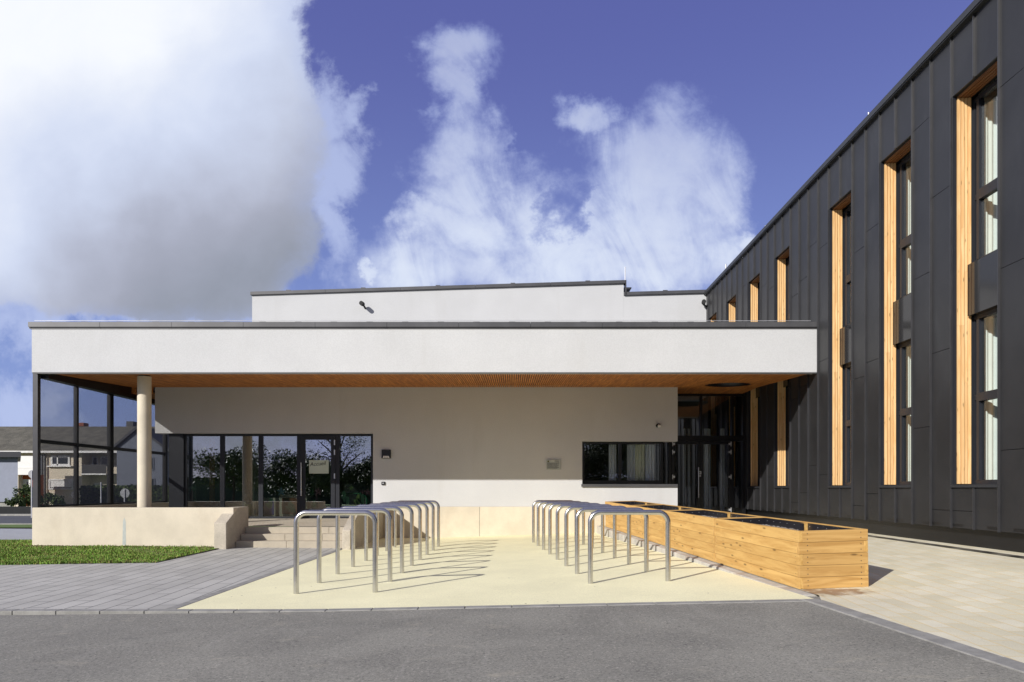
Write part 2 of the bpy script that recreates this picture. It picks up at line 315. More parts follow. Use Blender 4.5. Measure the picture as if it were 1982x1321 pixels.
# ---------------------------------------------------------------- mesh builder
def V3(*a): return Vector(a)
class MB:
    def __init__(s): s.v = []; s.f = []; s.sm = []; s.mi = []
    def add(s, vs, fs, smooth=False, mi=0):
        n = len(s.v); s.v += [tuple(v) for v in vs]
        for f in fs: s.f.append(tuple(i+n for i in f)); s.sm.append(smooth); s.mi.append(mi)
        return s
    def box(s, x0, x1, y0, y1, z0, z1, mi=0):
        if x0 > x1: x0, x1 = x1, x0
        if y0 > y1: y0, y1 = y1, y0
        if z0 > z1: z0, z1 = z1, z0
        vs = [(x0,y0,z0),(x1,y0,z0),(x1,y1,z0),(x0,y1,z0),(x0,y0,z1),(x1,y0,z1),(x1,y1,z1),(x0,y1,z1)]
        return s.add(vs, [(0,3,2,1),(4,5,6,7),(0,1,5,4),(1,2,6,5),(2,3,7,6),(3,0,4,7)], mi=mi)
    def hexa(s, b, t, mi=0):
        """b, t: 4 corners each, counter-clockwise from above"""
        return s.add(list(b)+list(t), [(3,2,1,0),(4,5,6,7),(0,1,5,4),(1,2,6,5),(2,3,7,6),(3,0,4,7)], mi=mi)
    def prism(s, poly, axis, a, b, mi=0):
        """poly: 2-D points; axis 'x' (pts are y,z), 'y' (x,z), 'z' (x,y)"""
        def mk(p, t): return {'x': (t, p[0], p[1]), 'y': (p[0], t, p[1]), 'z': (p[0], p[1], t)}[axis]
        n = len(poly); vs = [mk(p, a) for p in poly] + [mk(p, b) for p in poly]
        fs = [tuple(range(n)), tuple(range(2*n-1, n-1, -1))] + [(i, i+n, (i+1) % n + n, (i+1) % n) for i in range(n)]
        return s.add(vs, fs, mi=mi)
    def tube(s, pts, r, n=12, smooth=True, caps=True, mi=0):
        pts = [Vector(p) for p in pts]; rings = []
        rr = r if isinstance(r, (list, tuple)) else [r]*len(pts)
        up = None
        for i, p in enumerate(pts):
            t = (pts[min(i+1, len(pts)-1)] - pts[max(i-1, 0)]).normalized()
            if up is None:
                up = Vector((0,1,0)) if abs(t.y) < 0.9 else Vector((1,0,0))
            a = (up - t*up.dot(t)).normalized(); up = a; b = t.cross(a)
            rings.append([p + (a*math.cos(2*PI*k/n) + b*math.sin(2*PI*k/n))*rr[i] for k in range(n)])
        vs = [v for g in rings for v in g]; fs = []
        for i in range(len(pts)-1):
            for k in range(n):
                fs.append((i*n+k, i*n+(k+1) % n, (i+1)*n+(k+1) % n, (i+1)*n+k))
        s.add(vs, fs, smooth, mi)
        if caps:
            s.add(rings[0], [tuple(range(n))][::-1], False, mi); s.add(rings[-1], [tuple(range(n))], False, mi)
        return s
    def grid(s, fn, nu, nv, mi=0, smooth=False):
        vs = [fn(i/nu, j/nv) for j in range(nv+1) for i in range(nu+1)]
        fs = [(j*(nu+1)+i, j*(nu+1)+i+1, (j+1)*(nu+1)+i+1, (j+1)*(nu+1)+i) for j in range(nv) for i in range(nu)]
        return s.add(vs, fs, smooth, mi)
    def build(s, name, mats, parent=None, bevel=0.0, recalc=True):
        me = bpy.data.meshes.new(name)
        off = Vector((0,0,0))
        r = parent
        while r is not None and 'wroot' not in r: r = r.parent
        if r is not None: off = Vector(r['wroot'])
        me.from_pydata([(v[0]-off.x, v[1]-off.y, v[2]-off.z) for v in s.v], [], s.f)
        if not isinstance(mats, (list, tuple)): mats = [mats]
        for m in mats: me.materials.append(m)
        me.polygons.foreach_set('use_smooth', s.sm); me.polygons.foreach_set('material_index', s.mi)
        me.update()
        if recalc:
            import bmesh
            bm = bmesh.new(); bm.from_mesh(me); bmesh.ops.recalc_face_normals(bm, faces=bm.faces); bm.to_mesh(me); bm.free()
        o = bpy.data.objects.new(name, me); COL.objects.link(o)
        if parent is not None: o.parent = parent
        if bevel:
            bv = o.modifiers.new('bevel', 'BEVEL'); bv.width = bevel; bv.segments = 2; bv.limit_method = 'ANGLE'
        return o
def tag(o, label, cat, group=None):
    o['label'] = label; o['category'] = cat
    if group: o['group'] = group
    return o
def thing(name, label, cat, loc=(0,0,0), group=None, local=False, rot=(0,0,0)):
    o = bpy.data.objects.new(name, None); COL.objects.link(o); o.location = loc; o.rotation_euler = rot
    o.empty_display_size = 0.2
    o['wroot'] = (0.0, 0.0, 0.0) if local else tuple(float(x) for x in loc)
    return tag(o, label, cat, group)
def structure(o, kind='structure'): o['kind'] = kind; return o
def PX(px, Y): return (px-991.0)/F*Y
def PZ(py, Y): return H + (HZ-py)/F*Y

# ---------------------------------------------------------------- ground
def G(x, y):
    """yard surface height (world)"""
    yy = max(4.0, min(y, 20.0))
    if x >= -2.2: z = -1.222 + 0.031*min(x, 3.4) - 0.004*yy
    else:
        t = max(0.0, min(1.0, (yy-8.0)/7.0)); slp = 0.010*(1-t) + (-0.007)*t
        z = -1.222 - 0.0682 - 0.004*yy + slp*(max(x, -11.0)+2.2)
    return H + z
PLX0, PLY0, PDX = 3.27, 7.76, -0.0765      # near left corner of the planter row and its drift
def kx(y): return PLX0 + PDX*(y-PLY0)      # left face of the planters / kerb line
def PV(x, y):
    """beige paving height"""
    base = H - 1.151 + 0.0135*(y-PLY0) if y > PLY0 else G(3.3, y) + 0.0
    xl = kx(y) + 0.85; xr = 6.585 + 0.01476*y + 0.10
    zr = H - 0.86
    if x <= xl: return base + 0.028*(x-kx(y))*1.0
    t = min(1.0, (x-xl)/(xr-xl)); b = base + 0.028*0.85
    return b + (zr-b)*t
def patch(name, corners, fn, m, nu=12, nv=12, dz=0.0):
    a, b, c, d = [Vector((p[0], p[1], 0)) for p in corners]
    def g(u, v):
        p = (a*(1-u)+b*u)*(1-v) + (d*(1-u)+c*u)*v
        return (p.x, p.y, fn(p.x, p.y)+dz)
    return MB().grid(g, nu, nv).build(name, m)
# far ground sheet
def far(x, y): return H - 1.62
def farg(u, v):
    xs = -600 + 1200*u; ys = -300 + 1500*v
    return (xs, ys, far(xs, ys))
structure(MB().grid(farg, 30, 30).build('ground', M['field']))
def Ga(x, y): return G(x, y)
structure(patch('asphalt_road', [(-30, -14), (9, -14), (9, 7.3), (-30, 7.3)], lambda x, y: G(x, y)-0.003, M['asphalt'], 60, 30))
def fy(x): return 7.54 + (x+3.83)*(7.12-7.54)/(3.13+3.83)      # front border line
# yellow yard
structure(patch('yellow_yard', [(-3.72, fy(-3.72)), (3.16, fy(3.16)), (2.42, 18.95), (-3.72, 18.95)], G, M['yellow'], 30, 30, 0.0))
# grey paving
structure(patch('grey_paving', [(-24, fy(-5)), (-3.84, fy(-3.84)), (-3.84, 15.6), (-24, 15.6)], G, M['pavers'], 50, 24, -0.004))
# beige paving (follows a plane rising to the plinth)
def bp(u, v):
    y = 3.0 + (21.6-3.0)*v; x0 = (kx(y) if y > 7.12 else 3.18+(7.12-y)*0.055) ; x1 = 6.585 + 0.01476*y + 0.16
    x = x0 + (x1-x0)*u
    return (x, y, PV(x, y))
structure(MB().grid(bp, 24, 60).build('beige_paving', M['beige']))
# flush border of kerb setts: front edge, right edge, strip beside the grey paving
k = MB(); x = -14.0
while x < 3.12:
    L = min(0.5, 3.17-x)
    k.hexa([(x+.005, fy(x)-0.13, G(x, 7)-0.1), (x+L-.005, fy(x+L)-0.13, G(x+L, 7)-0.1), (x+L-.005, fy(x+L), G(x+L, 7)-0.1), (x+.005, fy(x), G(x, 7)-0.1)],
           [(x+.005, fy(x)-0.13, G(x, 7)+0.004), (x+L-.005, fy(x+L)-0.13, G(x+L, 7)+0.004), (x+L-.005, fy(x+L), G(x+L, 7.5)+0.006), (x+.005, fy(x), G(x, 7.5)+0.006)])
    x += L
y = 3.0
while y < 7.05:
    L = min(0.8, 7.1-y); xa = 3.18+(7.12-y)*0.055; xb = 3.18+(7.12-y-L)*0.055; z = G(3.2, y)
    k.hexa([(xa-0.17, y+.004, z-.1), (xa, y+.004, z-.1), (xb, y+L-.004, z-.1), (xb-0.17, y+L-.004, z-.1)],
           [(xa-0.17, y+.004, z+.004), (xa, y+.004, z+.006), (xb, y+L-.004, z+.006), (xb-0.17, y+L-.004, z+.004)])
    y += L
y = fy(-3.8)+0.01
while y < 15.0:
    L = 0.5; z0 = G(-3.8, y); z1 = G(-3.8, y+L)
    k.hexa([(-3.84, y+.003, z0-.1), (-3.72, y+.003, z0-.1), (-3.72, y+L-.003, z1-.1), (-3.84, y+L-.003, z1-.1)],
           [(-3.84, y+.003, z0+.005), (-3.72, y+.003, z0+.005), (-3.72, y+L-.003, z1+.005), (-3.84, y+L-.003, z1+.005)])
    y += L
structure(k.build('kerb_border', M['sett'], bevel=0.004))
# raised pale kerb beside the planters
kk = MB(); y = 7.45
while y < 18.6:
    L = 0.62; xa, xb = kx(y), kx(y+L); za, zb = PV(xa, y), PV(xb, y+L); w = 0.14
    kk.hexa([(xa-w, y+.006, G(xa, y)-.2), (xa+.05, y+.006, G(xa, y)-.2), (xb+.05, y+L-.006, G(xb, y+L)-.2), (xb-w, y+L-.006, G(xb, y+L)-.2)],
            [(xa-w, y+.006, za-.012), (xa+.05, y+.006, za-.006), (xb+.05, y+L-.006, zb-.006), (xb-w, y+L-.006, zb-.012)])
    y += L
structure(kk.build('kerb', M['kerbwhite'], bevel=0.012))
# drain channel and pale strip along the plinth
def dl(y, o): return 6.585 + 0.01476*y + o
db = MB(); ds = MB()
for i in range(38):
    y0, y1 = 4+i*0.45, 4+(i+1)*0.45
    zz = PV
    db.add([(dl(y0,-.24), y0, zz(dl(y0,-.24), y0)+.006), (dl(y0,-.11), y0, zz(dl(y0,-.11), y0)+.006), (dl(y1,-.11), y1, zz(dl(y1,-.11), y1)+.006), (dl(y1,-.24), y1, zz(dl(y1,-.24), y1)+.006)], [(0,1,2,3)])
structure(db.build('drain_channel', mat('drain_grate', (0.22, 0.20, 0.15), 0.6, var=0.45, vscale=4)))

# left: grass bank, footpath, street
def GB(x, y):
    base = G(x, y)
    if x > -10.7: 
        return base + 0.004*math.sin(x*3.1+y)
    return base + 0.0
def grass_edge(x):       # boundary between paving and grass
    return 12.1 + (x+9.0)*0.16 if x < -6.45 else 12.5+(x+6.45)*30
gb = MB()
pts = []
def gg(u, v):
    x = -24 + (24-6.42)*u; y0 = 12.0+(x+9.0)*0.13 if x > -9 else 12.0+(x+9.0)*0.13
    y1 = 15.5 if x > -10.8 else 17.2
    y = y0 + (y1-y0)*v
    return (x, y, GB(x, y)+0.012)
structure(gb.grid(gg, 50, 14).build('grass_bank', M['soil']))
structure(MB().grid(lambda u, v: (-60+49.2*u, 17.1+6.4*v+(1-u)*6, H-1.31-0.12*v), 10, 6).build('footpath', mat('path_grey', (0.40, 0.41, 0.42), 0.9, var=0.06)))
structure(MB().grid(lambda u, v: (-70+72*u, 25.2+2.2*v, H-1.44), 10, 2).build('verge', M['field']))
structure(MB().grid(lambda u, v: (-120+150*u, 27.4+9.0*v, H-1.46), 10, 2).build('street', mat('street_asphalt', (0.085, 0.088, 0.095), 0.85, var=0.1, vscale=0.5)))
structure(MB().box(-120, 30, 36.4, 36.6, H-1.6, H-1.36).box(-120, 30, 27.3, 27.42, H-1.6, H-1.40).build('street_kerb', M['sett']))

# grass blades, one object of stuff
def blades(name, n, place, h0, h1, cols, label=None):
    mb = MB()
    for i in range(n):
        x, y, z, hh = place()
        a = random.uniform(0, 2*PI); h = random.uniform(h0, h1)*hh; w = random.uniform(.004, .009)*1.6
        dx, dy = math.cos(a)*w, math.sin(a)*w; lx, ly = random.uniform(-.5,.5)*h, random.uniform(-.5,.5)*h
        mb.add([(x-dx, y-dy, z-.01), (x+dx, y+dy, z-.01), (x+lx*.5+dx*.6, y+ly*.5+dy*.6, z+h*.6), (x+lx, y+ly, z+h)], [(0,1,2),(0,2,3)], mi=random.randrange(len(cols)))
    o = mb.build(name, cols, recalc=False)
    return structure(o, 'stuff')
gcols = [mat('blade_green', (0.14, 0.30, 0.02), 0.7, var=0.2), mat('blade_light', (0.24, 0.40, 0.045), 0.7, var=0.2), mat('blade_dry', (0.26, 0.25, 0.07), 0.8, var=0.2)]
def gpl():
    while True:
        x = random.uniform(-16, -6.43); y0 = 12.0+(x+9.0)*0.13; y1 = 15.3 if x > -10.8 else 17.0
        y = random.uniform(y0-.04, y1)
        t = (y-y0)/(y1-y0)
        d = 0.5+0.5*math.sin(x*2.3+1.3*math.sin(y*3.1))*math.cos(y*2.1+x)
        if random.random() < (1.0-0.85*t*t)*(0.25+0.95*d): return x, y, GB(x, y)+0.012, 0.6+0.8*d
blades('grass', 60000, gpl, 0.012, 0.045, gcols)
# soil crumbs along the wall foot
cr = MB()
for i in range(900):
    x = random.uniform(-11.2, -6.5); y = 15.30-abs(random.gauss(0, 0.12)); r = random.uniform(.006, .022); z = GB(x, y)+.01
    cr.add([(x-r, y-r, z), (x+r, y-r*.6, z), (x+r*.7, y+r, z), (x-r, y+r*.8, z), (x, y, z+r)], [(0,1,4),(1,2,4),(2,3,4),(3,0,4)])
structure(cr.build('soil_crumbs', mat('soil_crumb', (0.10, 0.065, 0.035), 1.0), recalc=False), 'stuff')

# ---------------------------------------------------------------- retaining wall, stairs
YC = 15.25; YW = 18.9; YR = 15.33
ZT = PZ(983, YR)
xl = -10.78
rw = tag(MB().prism([(xl, H-1.7), (-6.252, H-1.7), (-6.252, ZT), (xl, ZT)], 'y', YR, YR+0.25).build('retaining_wall', M['concrete'], bevel=0.012),
    'long low beige concrete wall along the grass, under the round column', 'wall')
MB().add([(PX(237, YR), YR-.0015, H-1.27), (PX(244, YR), YR-.0015, H-1.27), (PX(243.5, YR), YR-.0015, PZ(1010, YR)), (PX(240.5, YR), YR-.0015, PZ(1002, YR)), (PX(238, YR), YR-.0015, PZ(1010, YR))], [(0, 1, 2, 3, 4)]).build('repair_mark', mat('repair_mark', (0.50, 0.53, 0.50), 0.85, var=0.1, vscale=6), rw)
tag(MB().box(xl, xl+0.22, YR+0.25, 21.6, H-1.7, ZT).build('parapet_wall', M['concrete'], bevel=0.01), 'low concrete parapet running back under the black mesh screen', 'wall')
tag(MB().box(xl+0.22, -9.3, 21.38, 21.6, H-1.7, ZT).build('parapet_wall', M['concrete'], bevel=0.01), 'low concrete parapet at the far end of the terrace behind the column', 'wall')
def cheek(x0, x1, y0, zf, y1, y2, label):
    return tag(MB().prism([(y0, H-1.75), (y0, zf), (y1, ZT), (y2, ZT), (y2, H-1.75)], 'x', x0, x1).build('stair_wall', M['concrete_s'], bevel=0.012), label, 'stair wall')
cheek(-6.52, -6.25, 14.93, PZ(1013, 14.93), 15.6, 16.2, 'sloping concrete stair wall on the left of the steps, beside the grass')
cheek(-3.72, -3.54, 14.95, PZ(1027, 14.95), 16.1, YW-0.02, 'sloping concrete stair wall on the right of the steps, behind the bicycle hoops')
ZTE = H-0.905
st = thing('outdoor_steps', 'three pale stone steps rising to the glass door', 'steps', (-5.0, 15.4, G(-5, 15.4)))
rz = (ZTE - G(-5, 15.4))/3
for i in range(3):
    ys = 15.40+0.28*i; z0 = G(-5, 15.4)+rz*i; xs = -6.24; mb = MB(); w = [0.0, 0.55, 0.3][i]+0.001
    cuts = [xs, xs+1.3-w*.5, xs+2.05-w*.3, -3.73] if i else [xs, xs+1.15, -3.73]
    for a, b in zip(cuts[:-1], cuts[1:]): mb.box(a+.002, b-.002, ys, ys+0.30, z0-0.2, z0+rz)
    mb.build('step', M['step'], st, bevel=0.008)
def tz(y): return ZTE + (y-15.96)*0.022
structure(MB().grid(lambda u, v: (-6.24+2.52*u, 16.25+2.9*v, tz(16.25+2.9*v)+.002), 6, 6).grid(lambda u, v: (xl+.22+4.3*u, 15.6+5.75*v, tz(15.6+5.75*v)-.004), 6, 6).build('terrace', M['terrace']))

# ---------------------------------------------------------------- low white building
ZS0 = PZ(721, YC); ZS1 = PZ(751, YW)       # soffit at the front and at the wall
XCL, XCR = PX(61.5, YC), PX(1581, YC)
ZF = PZ(637, YC); ZCP = PZ(624.5, YC)
bld = thing('school_building', 'low white rendered building with a deep flat canopy and timber soffit', 'building', (-3.0, YW, H-0.9))
WL, WR = PX(300, YW), PX(1311.5, YW)
WX = PX(722, YW); ZO = PZ(839, YW); WXR = PX(1127, YW)
zw0, zw1 = PZ(940, YW), PZ(854.5, YW); ZB = PZ(981, YW)
w = MB()
w.box(WL, WX, YW, YW+0.35, ZO, ZS1+.4)
w.box(WX, WR, YW, YW+0.35, zw1, ZS1+.4)
w.box(WX, WXR, YW, YW+0.35, zw0, zw1)
w.box(WX, WR, YW, YW+0.35, ZB, zw0)
# join seams are coplanar neighbours butted end to end
w.build('wall', M['plaster'], bld)
MB().box(WX+0.0, PX(1309, YW), YW-0.012, YW+0.35, H-1.7, ZB-.002).build('base_wall', M['concrete'], bld)
for px in (928, 1150): MB().box(PX(px, YW)-.004, PX(px, YW)+.004, YW-0.0135, YW-0.01, H-1.6, ZB-.01).build('joint', M['dark'], bld)
# shell behind: side, back and partition walls, ceiling, so rooms are dark
sh = MB()
sh.box(-9.62, -9.42, 19.3, 24.4, H-0.95, ZS1+.3)
sh.box(-9.62, WR-0.1, 24.2, 24.4, H-0.95, ZS1+.3)
sh.box(WX+.1, WX+.3, 19.3, 24.2, H-0.95, ZS1+.3)
sh.box(WR-0.35, WR-0.15, 19.30, 20.2, H-0.95, zw0)
sh.box(-9.6, WR, 19.27, 24.2, ZS1-0.05, ZS1+0.1)
sh.box(WR-.2, 7.0, 24.2, 24.4, H-0.95, ZS1+.3)
sh.build('inner_wall', M['room'], bld)
MB().box(-9.6, 6.9, 19.26, 24.4, H-0.95, H-0.86).build('floor', M['roomfloor'], bld)
# canopy
cn = MB()
cn.box(XCL, XCR, YC, YC+0.25, ZS0, ZF)
cn.box(XCL, XCL+0.12, YC+.25, 22.0, H+2.63, ZF)
cn.build('fascia', M['plaster'], bld)
MB().box(XCL+.002, XCR-.002, YC+0.01, YC+0.05, ZS0-0.025, ZS0-.001).build('fascia_trim', M['coping'], bld)
cp = MB()
n = 11; step = (XCR-XCL+.05)/n
for i in range(n):
    a = XCL-0.05+step*i; b = a+step-0.006
    cp.box(a, b, YC-0.05, YC+0.32, ZF+0.035, ZCP+ .0)
    cp.box(a+.002, b+.004, YC-0.02, YC+0.30, ZF+.001, ZF+0.034)
    for t in (0.2, 0.7): cp.box(a+step*t, a+step*t+0.14, YC+0.05, YC+0.1, ZCP, ZCP+0.03)
cp.box(XCL-.05, XCL+.28, YC+.33, 22.0, ZF+.035, ZCP)
cp.build('roof_coping', M['coping'], bld)
MB().tube([(XCL, YC+.08, ZCP+.055), (XCR-.1, YC+.08, ZCP+.055)], 0.006, 6).build('lightning_wire', M['rodwhite'], bld)
MB().box(XCL+.25, 6.85, YC+.25, 24.4, ZF-0.15, ZF-0.05).build('roof', mat('roof_membrane', (0.25,0.25,0.25), 0.9), bld)
# soffit: dark backing and slats running front to back, with a round opening
sof = MB()
HX, HY, HR = 5.75, 18.25, 0.60
def zs(y): return ZS0 + 0.012 + (ZS1-ZS0)*(min(y, YW)-YC)/(YW-YC)
def slat(x0, x1, ya, yb, zf=zs):
    if yb-ya < 0.02: return
    seg = [ya] + ([YW] if ya < YW < yb else []) + [yb]
    for a, b in zip(seg[:-1], seg[1:]):
        sof.hexa([(x0, a, zf(a)), (x1, a, zf(a)), (x1, b, zf(b)), (x0, b, zf(b))], [(x0, a, zf(a)+.014), (x1, a, zf(a)+.014), (x1, b, zf(b)+.014), (x0, b, zf(b)+.014)])
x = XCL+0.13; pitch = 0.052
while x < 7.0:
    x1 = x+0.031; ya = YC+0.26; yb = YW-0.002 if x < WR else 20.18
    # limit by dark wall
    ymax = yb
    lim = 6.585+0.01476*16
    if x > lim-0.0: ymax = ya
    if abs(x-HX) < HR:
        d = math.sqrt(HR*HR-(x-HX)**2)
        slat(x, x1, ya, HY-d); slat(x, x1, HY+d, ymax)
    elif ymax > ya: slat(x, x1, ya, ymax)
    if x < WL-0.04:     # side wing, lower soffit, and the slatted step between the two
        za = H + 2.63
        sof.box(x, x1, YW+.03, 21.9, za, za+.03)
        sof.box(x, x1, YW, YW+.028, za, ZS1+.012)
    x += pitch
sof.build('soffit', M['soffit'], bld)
bk = MB()
bk.hexa([(XCL+.13, YC+.25, zs(YC+.25)+.06), (HX-HR-.0, YC+.25, zs(YC+.25)+.06), (HX-HR, YW+.02, zs(YW)+.06), (XCL+.25, YW+.02, zs(YW)+.06)],
        [(XCL+.25, YC+.25, zs(YC)+.12), (HX-HR, YC+.25, zs(YC)+.12), (HX-HR, YW+.02, zs(YW)+.12), (XCL+.25, YW+.02, zs(YW)+.12)])
bk.hexa([(HX-HR+.001, YC+.25, zs(YC+.25)+.3), (6.85, YC+.25, zs(YC+.25)+.3), (6.95, 20.4, zs(YW)+.3), (HX-HR+.001, 20.4, zs(YW)+.3)],
        [(HX-HR+.001, YC+.25, zs(YC)+.36), (6.85, YC+.25, zs(YC)+.36), (6.95, 20.4, zs(YW)+.36), (HX-HR+.001, 20.4, zs(YW)+.36)])
bk.box(WR, HX-HR, YW+.021, 20.4, zs(YW)+.06, zs(YW)+.12)
bk.box(XCL+.25, WL, YW+.03, 21.9, H+2.68, H+2.72)
bk.build('soffit_backing', M['dark'], bld)
# round opening liner
ring = MB(); N = 40
vs = []
for i in range(N):
    a = 2*PI*i/N; vs.append((HX+HR*math.cos(a), HY+HR*math.sin(a)))
ring.add([(p[0], p[1], zs(p[1])+.002) for p in vs]+[(p[0], p[1], zs(p[1])+.28) for p in vs], [(i, (i+1) % N, (i+1) % N+N, i+N) for i in range(N)]+[tuple(range(N, 2*N))], True)
ring.build('round_opening', M['liner'], bld)
# column
cx, cy = PX(279.5, 16.0), 16.0
MB().tube([(cx, cy, ZTE-.1), (cx, cy, zs(cy)-0.03)], 0.15, 32).build('column', M['concrete'], bld)
MB().tube([(cx, cy, zs(cy)-0.03), (cx, cy, zs(cy)+.03)], 0.125, 24).build('column_cap', M['frame'], bld)

# --- ground floor glazing on the left
YG = 19.08
def gx(px): return PX(px, YG)
zb, zt = PZ(1004.5, YG), ZO-0.005
def frame_rect(mb, x0, x1, z0, z1, t, y0, y1):
    mb.box(x0, x0+t, y0, y1, z0, z1); mb.box(x1-t, x1, y0, y1, z0, z1)
    mb.box(x0+t, x1-t, y0, y1, z0, z0+t); mb.box(x0+t, x1-t, y0, y1, z1-t, z1)
MB().box(gx(328), gx(357), YG-.05, YG+.2, zb, zt).build('corner_panel', M['frame'], bld)
bays = [(357, 430), (430, 504.5), (504.5, 579)]
panes = []
for i, (a, b) in enumerate(bays):
    f = MB(); xa, xb = gx(a), gx(b)-.002
    t0 = 0.06
    frame_rect(f, xa, xb, zb, zt, t0, YG, YG+.08)
    fo = f.build('window', M['frame'], bld)
    MB().box(xa+t0, xb-t0, YG+.03, YG+.045, zb+t0, zt-t0).build('pane', M['glassL'], fo)
f = MB(); xa, xb = gx(652.5), gx(722); frame_rect(f, xa, xb, zb, zt, 0.06, YG, YG+.08); fo = f.build('window', M['frame'], bld)
MB().box(xa+.06, xb-.06, YG+.03, YG+.045, zb+.06, zt-.06).build('pane', M['glassL'], fo)
# door
xa, xb = gx(579)+.0, gx(652.5)-.002
f = MB(); frame_rect(f, xa, xb, zb, zt, 0.05, YG, YG+.08)
dr = f.build('door', M['frame'], bld)
f = MB(); x0, x1 = xa+.055, xb-.055; zl0, zl1 = zb+.055, zt-.06
f.box(x0, x0+.11, YG-.02, YG+.06, zl0, zl1).box(x1-.11, x1, YG-.02, YG+.06, zl0, zl1).box(x0+.11, x1-.11, YG-.02, YG+.06, zl1-.10, zl1).box(x0+.11, x1-.11, YG-.02, YG+.06, zl0, zl0+.22)
f.build('door_leaf', M['frame'], dr)
MB().box(x0+.11, x1-.11, YG+.02, YG+.035, zl0+.22, zl1-.10).build('pane', M['glassL'], dr)
hx = gx(584.5)
MB().tube([(hx, YG-.08, PZ(896, YG)), (hx, YG-.08, PZ(960, YG))], .014, 10).tube([(hx, YG-.08, PZ(905, YG)), (hx, YG-.02, PZ(905, YG))], .01, 8).tube([(hx, YG-.08, PZ(952, YG)), (hx, YG-.02, PZ(952, YG))], .01, 8).build('handle', M['chrome'], dr)
for py in (857, 876, 922):
    MB().box(gx(647), gx(649), YG-.04, YG-.0, PZ(py+5, YG), PZ(py-5, YG)).build('hinge', M['chrome'], dr)
MB().box(gx(357), gx(722), YG-.18, YG, zb-.03, zb-.001).build('threshold', M['frame'], bld)
# paper sign with handwriting on the door glass
sgn = tag(MB().box(gx(598), gx(636), YG+.010, YG+.016, PZ(917, YG), PZ(891, YG)).build('paper_sign', M['paper']), 'pale green paper with the handwritten word accueil inside the door glass', 'sign')
def text_mesh(body, size, loc, m, parent=None, rot=(PI/2, 0, 0), name='lettering', shear=0.0):
    cu = bpy.data.curves.new(name, 'FONT'); cu.body = body; cu.size = size; cu.extrude = 0.0008; cu.align_x = 'CENTER'; cu.shear = shear
    to = bpy.data.objects.new(name, cu); COL.objects.link(to)
    dg = bpy.context.evaluated_depsgraph_get(); me = bpy.data.meshes.new_from_object(to.evaluated_get(dg))
    bpy.data.objects.remove(to, do_unlink=True)
    me.materials.clear(); me.materials.append(m)
    o = bpy.data.objects.new(name, me); COL.objects.link(o); o.location = loc; o.rotation_euler = rot
    if parent is not None: o.parent = parent
    return o
text_mesh('Accueil', 0.15, (gx(615), YG+.0085, PZ(901.5, YG)), M['ink'], sgn, rot=(PI/2, math.radians(-5), 0), shear=0.25)
# window stickers
def leaf(mb, x, z, r, a, n=8, asp=0.4):
    pts = []
    for i in range(n):
        t = 2*PI*i/n; u, v = r*math.cos(t), r*asp*math.sin(t)
        pts.append((x+u*math.cos(a)-v*math.sin(a), YG+.055, z+u*math.sin(a)+v*math.cos(a)))
    mb.add(pts, [tuple(range(n))])
stk = []
cl = {'green': mat('sticker_green', (0.012, 0.07, 0.03), 0.7), 'lime': mat('sticker_lime', (0.09, 0.15, 0.03), 0.7), 'blue': mat('sticker_blue', (0.03, 0.07, 0.11), 0.7), 'pink': mat('sticker_pink', (0.07, 0.015, 0.03), 0.7)}
for (px, py, r, c, kind) in [(370, 945, .12, 'green', 'f'), (479, 955, .13, 'blue', 'l'), (543, 952, .13, 'blue', 'f'), (560, 980, .15, 'green', 'l'), (566, 985, .14, 'green', 'l'),
                             (602, 952, .13, 'green', 'l'), (615, 952, .12, 'pink', 'f'), (607, 975, .12, 'green', 'l'), (664, 965, .22, 'green', 'l'), (671, 972, .16, 'green', 'l'), (679, 945, .08, 'lime', 'f'),
                             (693, 968, .18, 'lime', 'l'), (700, 966, .17, 'green', 'l'), (711, 953, .1, 'pink', 'f'), (700, 954, .07, 'pink', 'f'), (480, 968, .13, 'blue', 'l'), (522, 975, .16, 'green', 'l')]:
    mb = MB(); x, z = gx(px), PZ(py, YG)
    if kind == 'f':
        for j in range(5): a = 2*PI*j/5+.3; leaf(mb, x+math.cos(a)*r*.5, z+math.sin(a)*r*.5, r*.5, a)
    else:
        leaf(mb, x, z, r, PI/2+random.uniform(-.2, .2)); leaf(mb, x-.07, z-.06, r*.6, PI/2+.7); 
    mb.build('window_sticker', cl[c], bld, recalc=False)
# interior of the left room
def cabinet(x0, x1, y0, y1, z0, z1, m1, m2, label):
    t = thing('cabinet', label, 'cabinet', ((x0+x1)/2, y0, z0))
    b = MB(); b.box(x0, x1, y0, y1, z0, z1); b.build('carcass', m1, t, bevel=.01)
    w_ = (x1-x0)
    MB().box(x0+.12*w_, x1-.12*w_, y0-.012, y0-.001, z0+.15*(z1-z0), z1-.15*(z1-z0)).build('door', m2, t)
    return t
wc = mat('cabinet_white', (0.62, 0.60, 0.48), 0.6); bc = mat('cabinet_blue', (0.03, 0.05, 0.42), 0.5); br_ = mat('cabinet_brown', (0.22, 0.08, 0.03), 0.5); gr_ = mat('mat_green', (0.07, 0.17, 0.05), 0.8)
YI = 19.6
FZ = H-0.86
cabinet(PX(507, YI), PX(533, YI), YI, YI+.4, FZ+.02, PZ(964, YI), wc, bc, 'low white cabinet with a blue door behind the window left of the door')
cabinet(PX(537, YI), PX(592, YI), YI+.1, YI+.5, FZ+.02, PZ(957, YI), wc, br_, 'wide white cabinet with brown doors behind the window beside the door')
cabinet(PX(468, YI), PX(500, YI), YI+.1, YI+.5, FZ+.02, PZ(972, YI), wc, mat('cabinet_green', (0.25, 0.33, 0.08), 0.6), 'low cabinet with a lime door behind the third glass panel')
tag(MB().box(gx(362), gx(570), 19.25, 19.55, FZ+.001, FZ+.06).build('floor_mat', gr_), 'long green floor mat just inside the windows', 'mat')
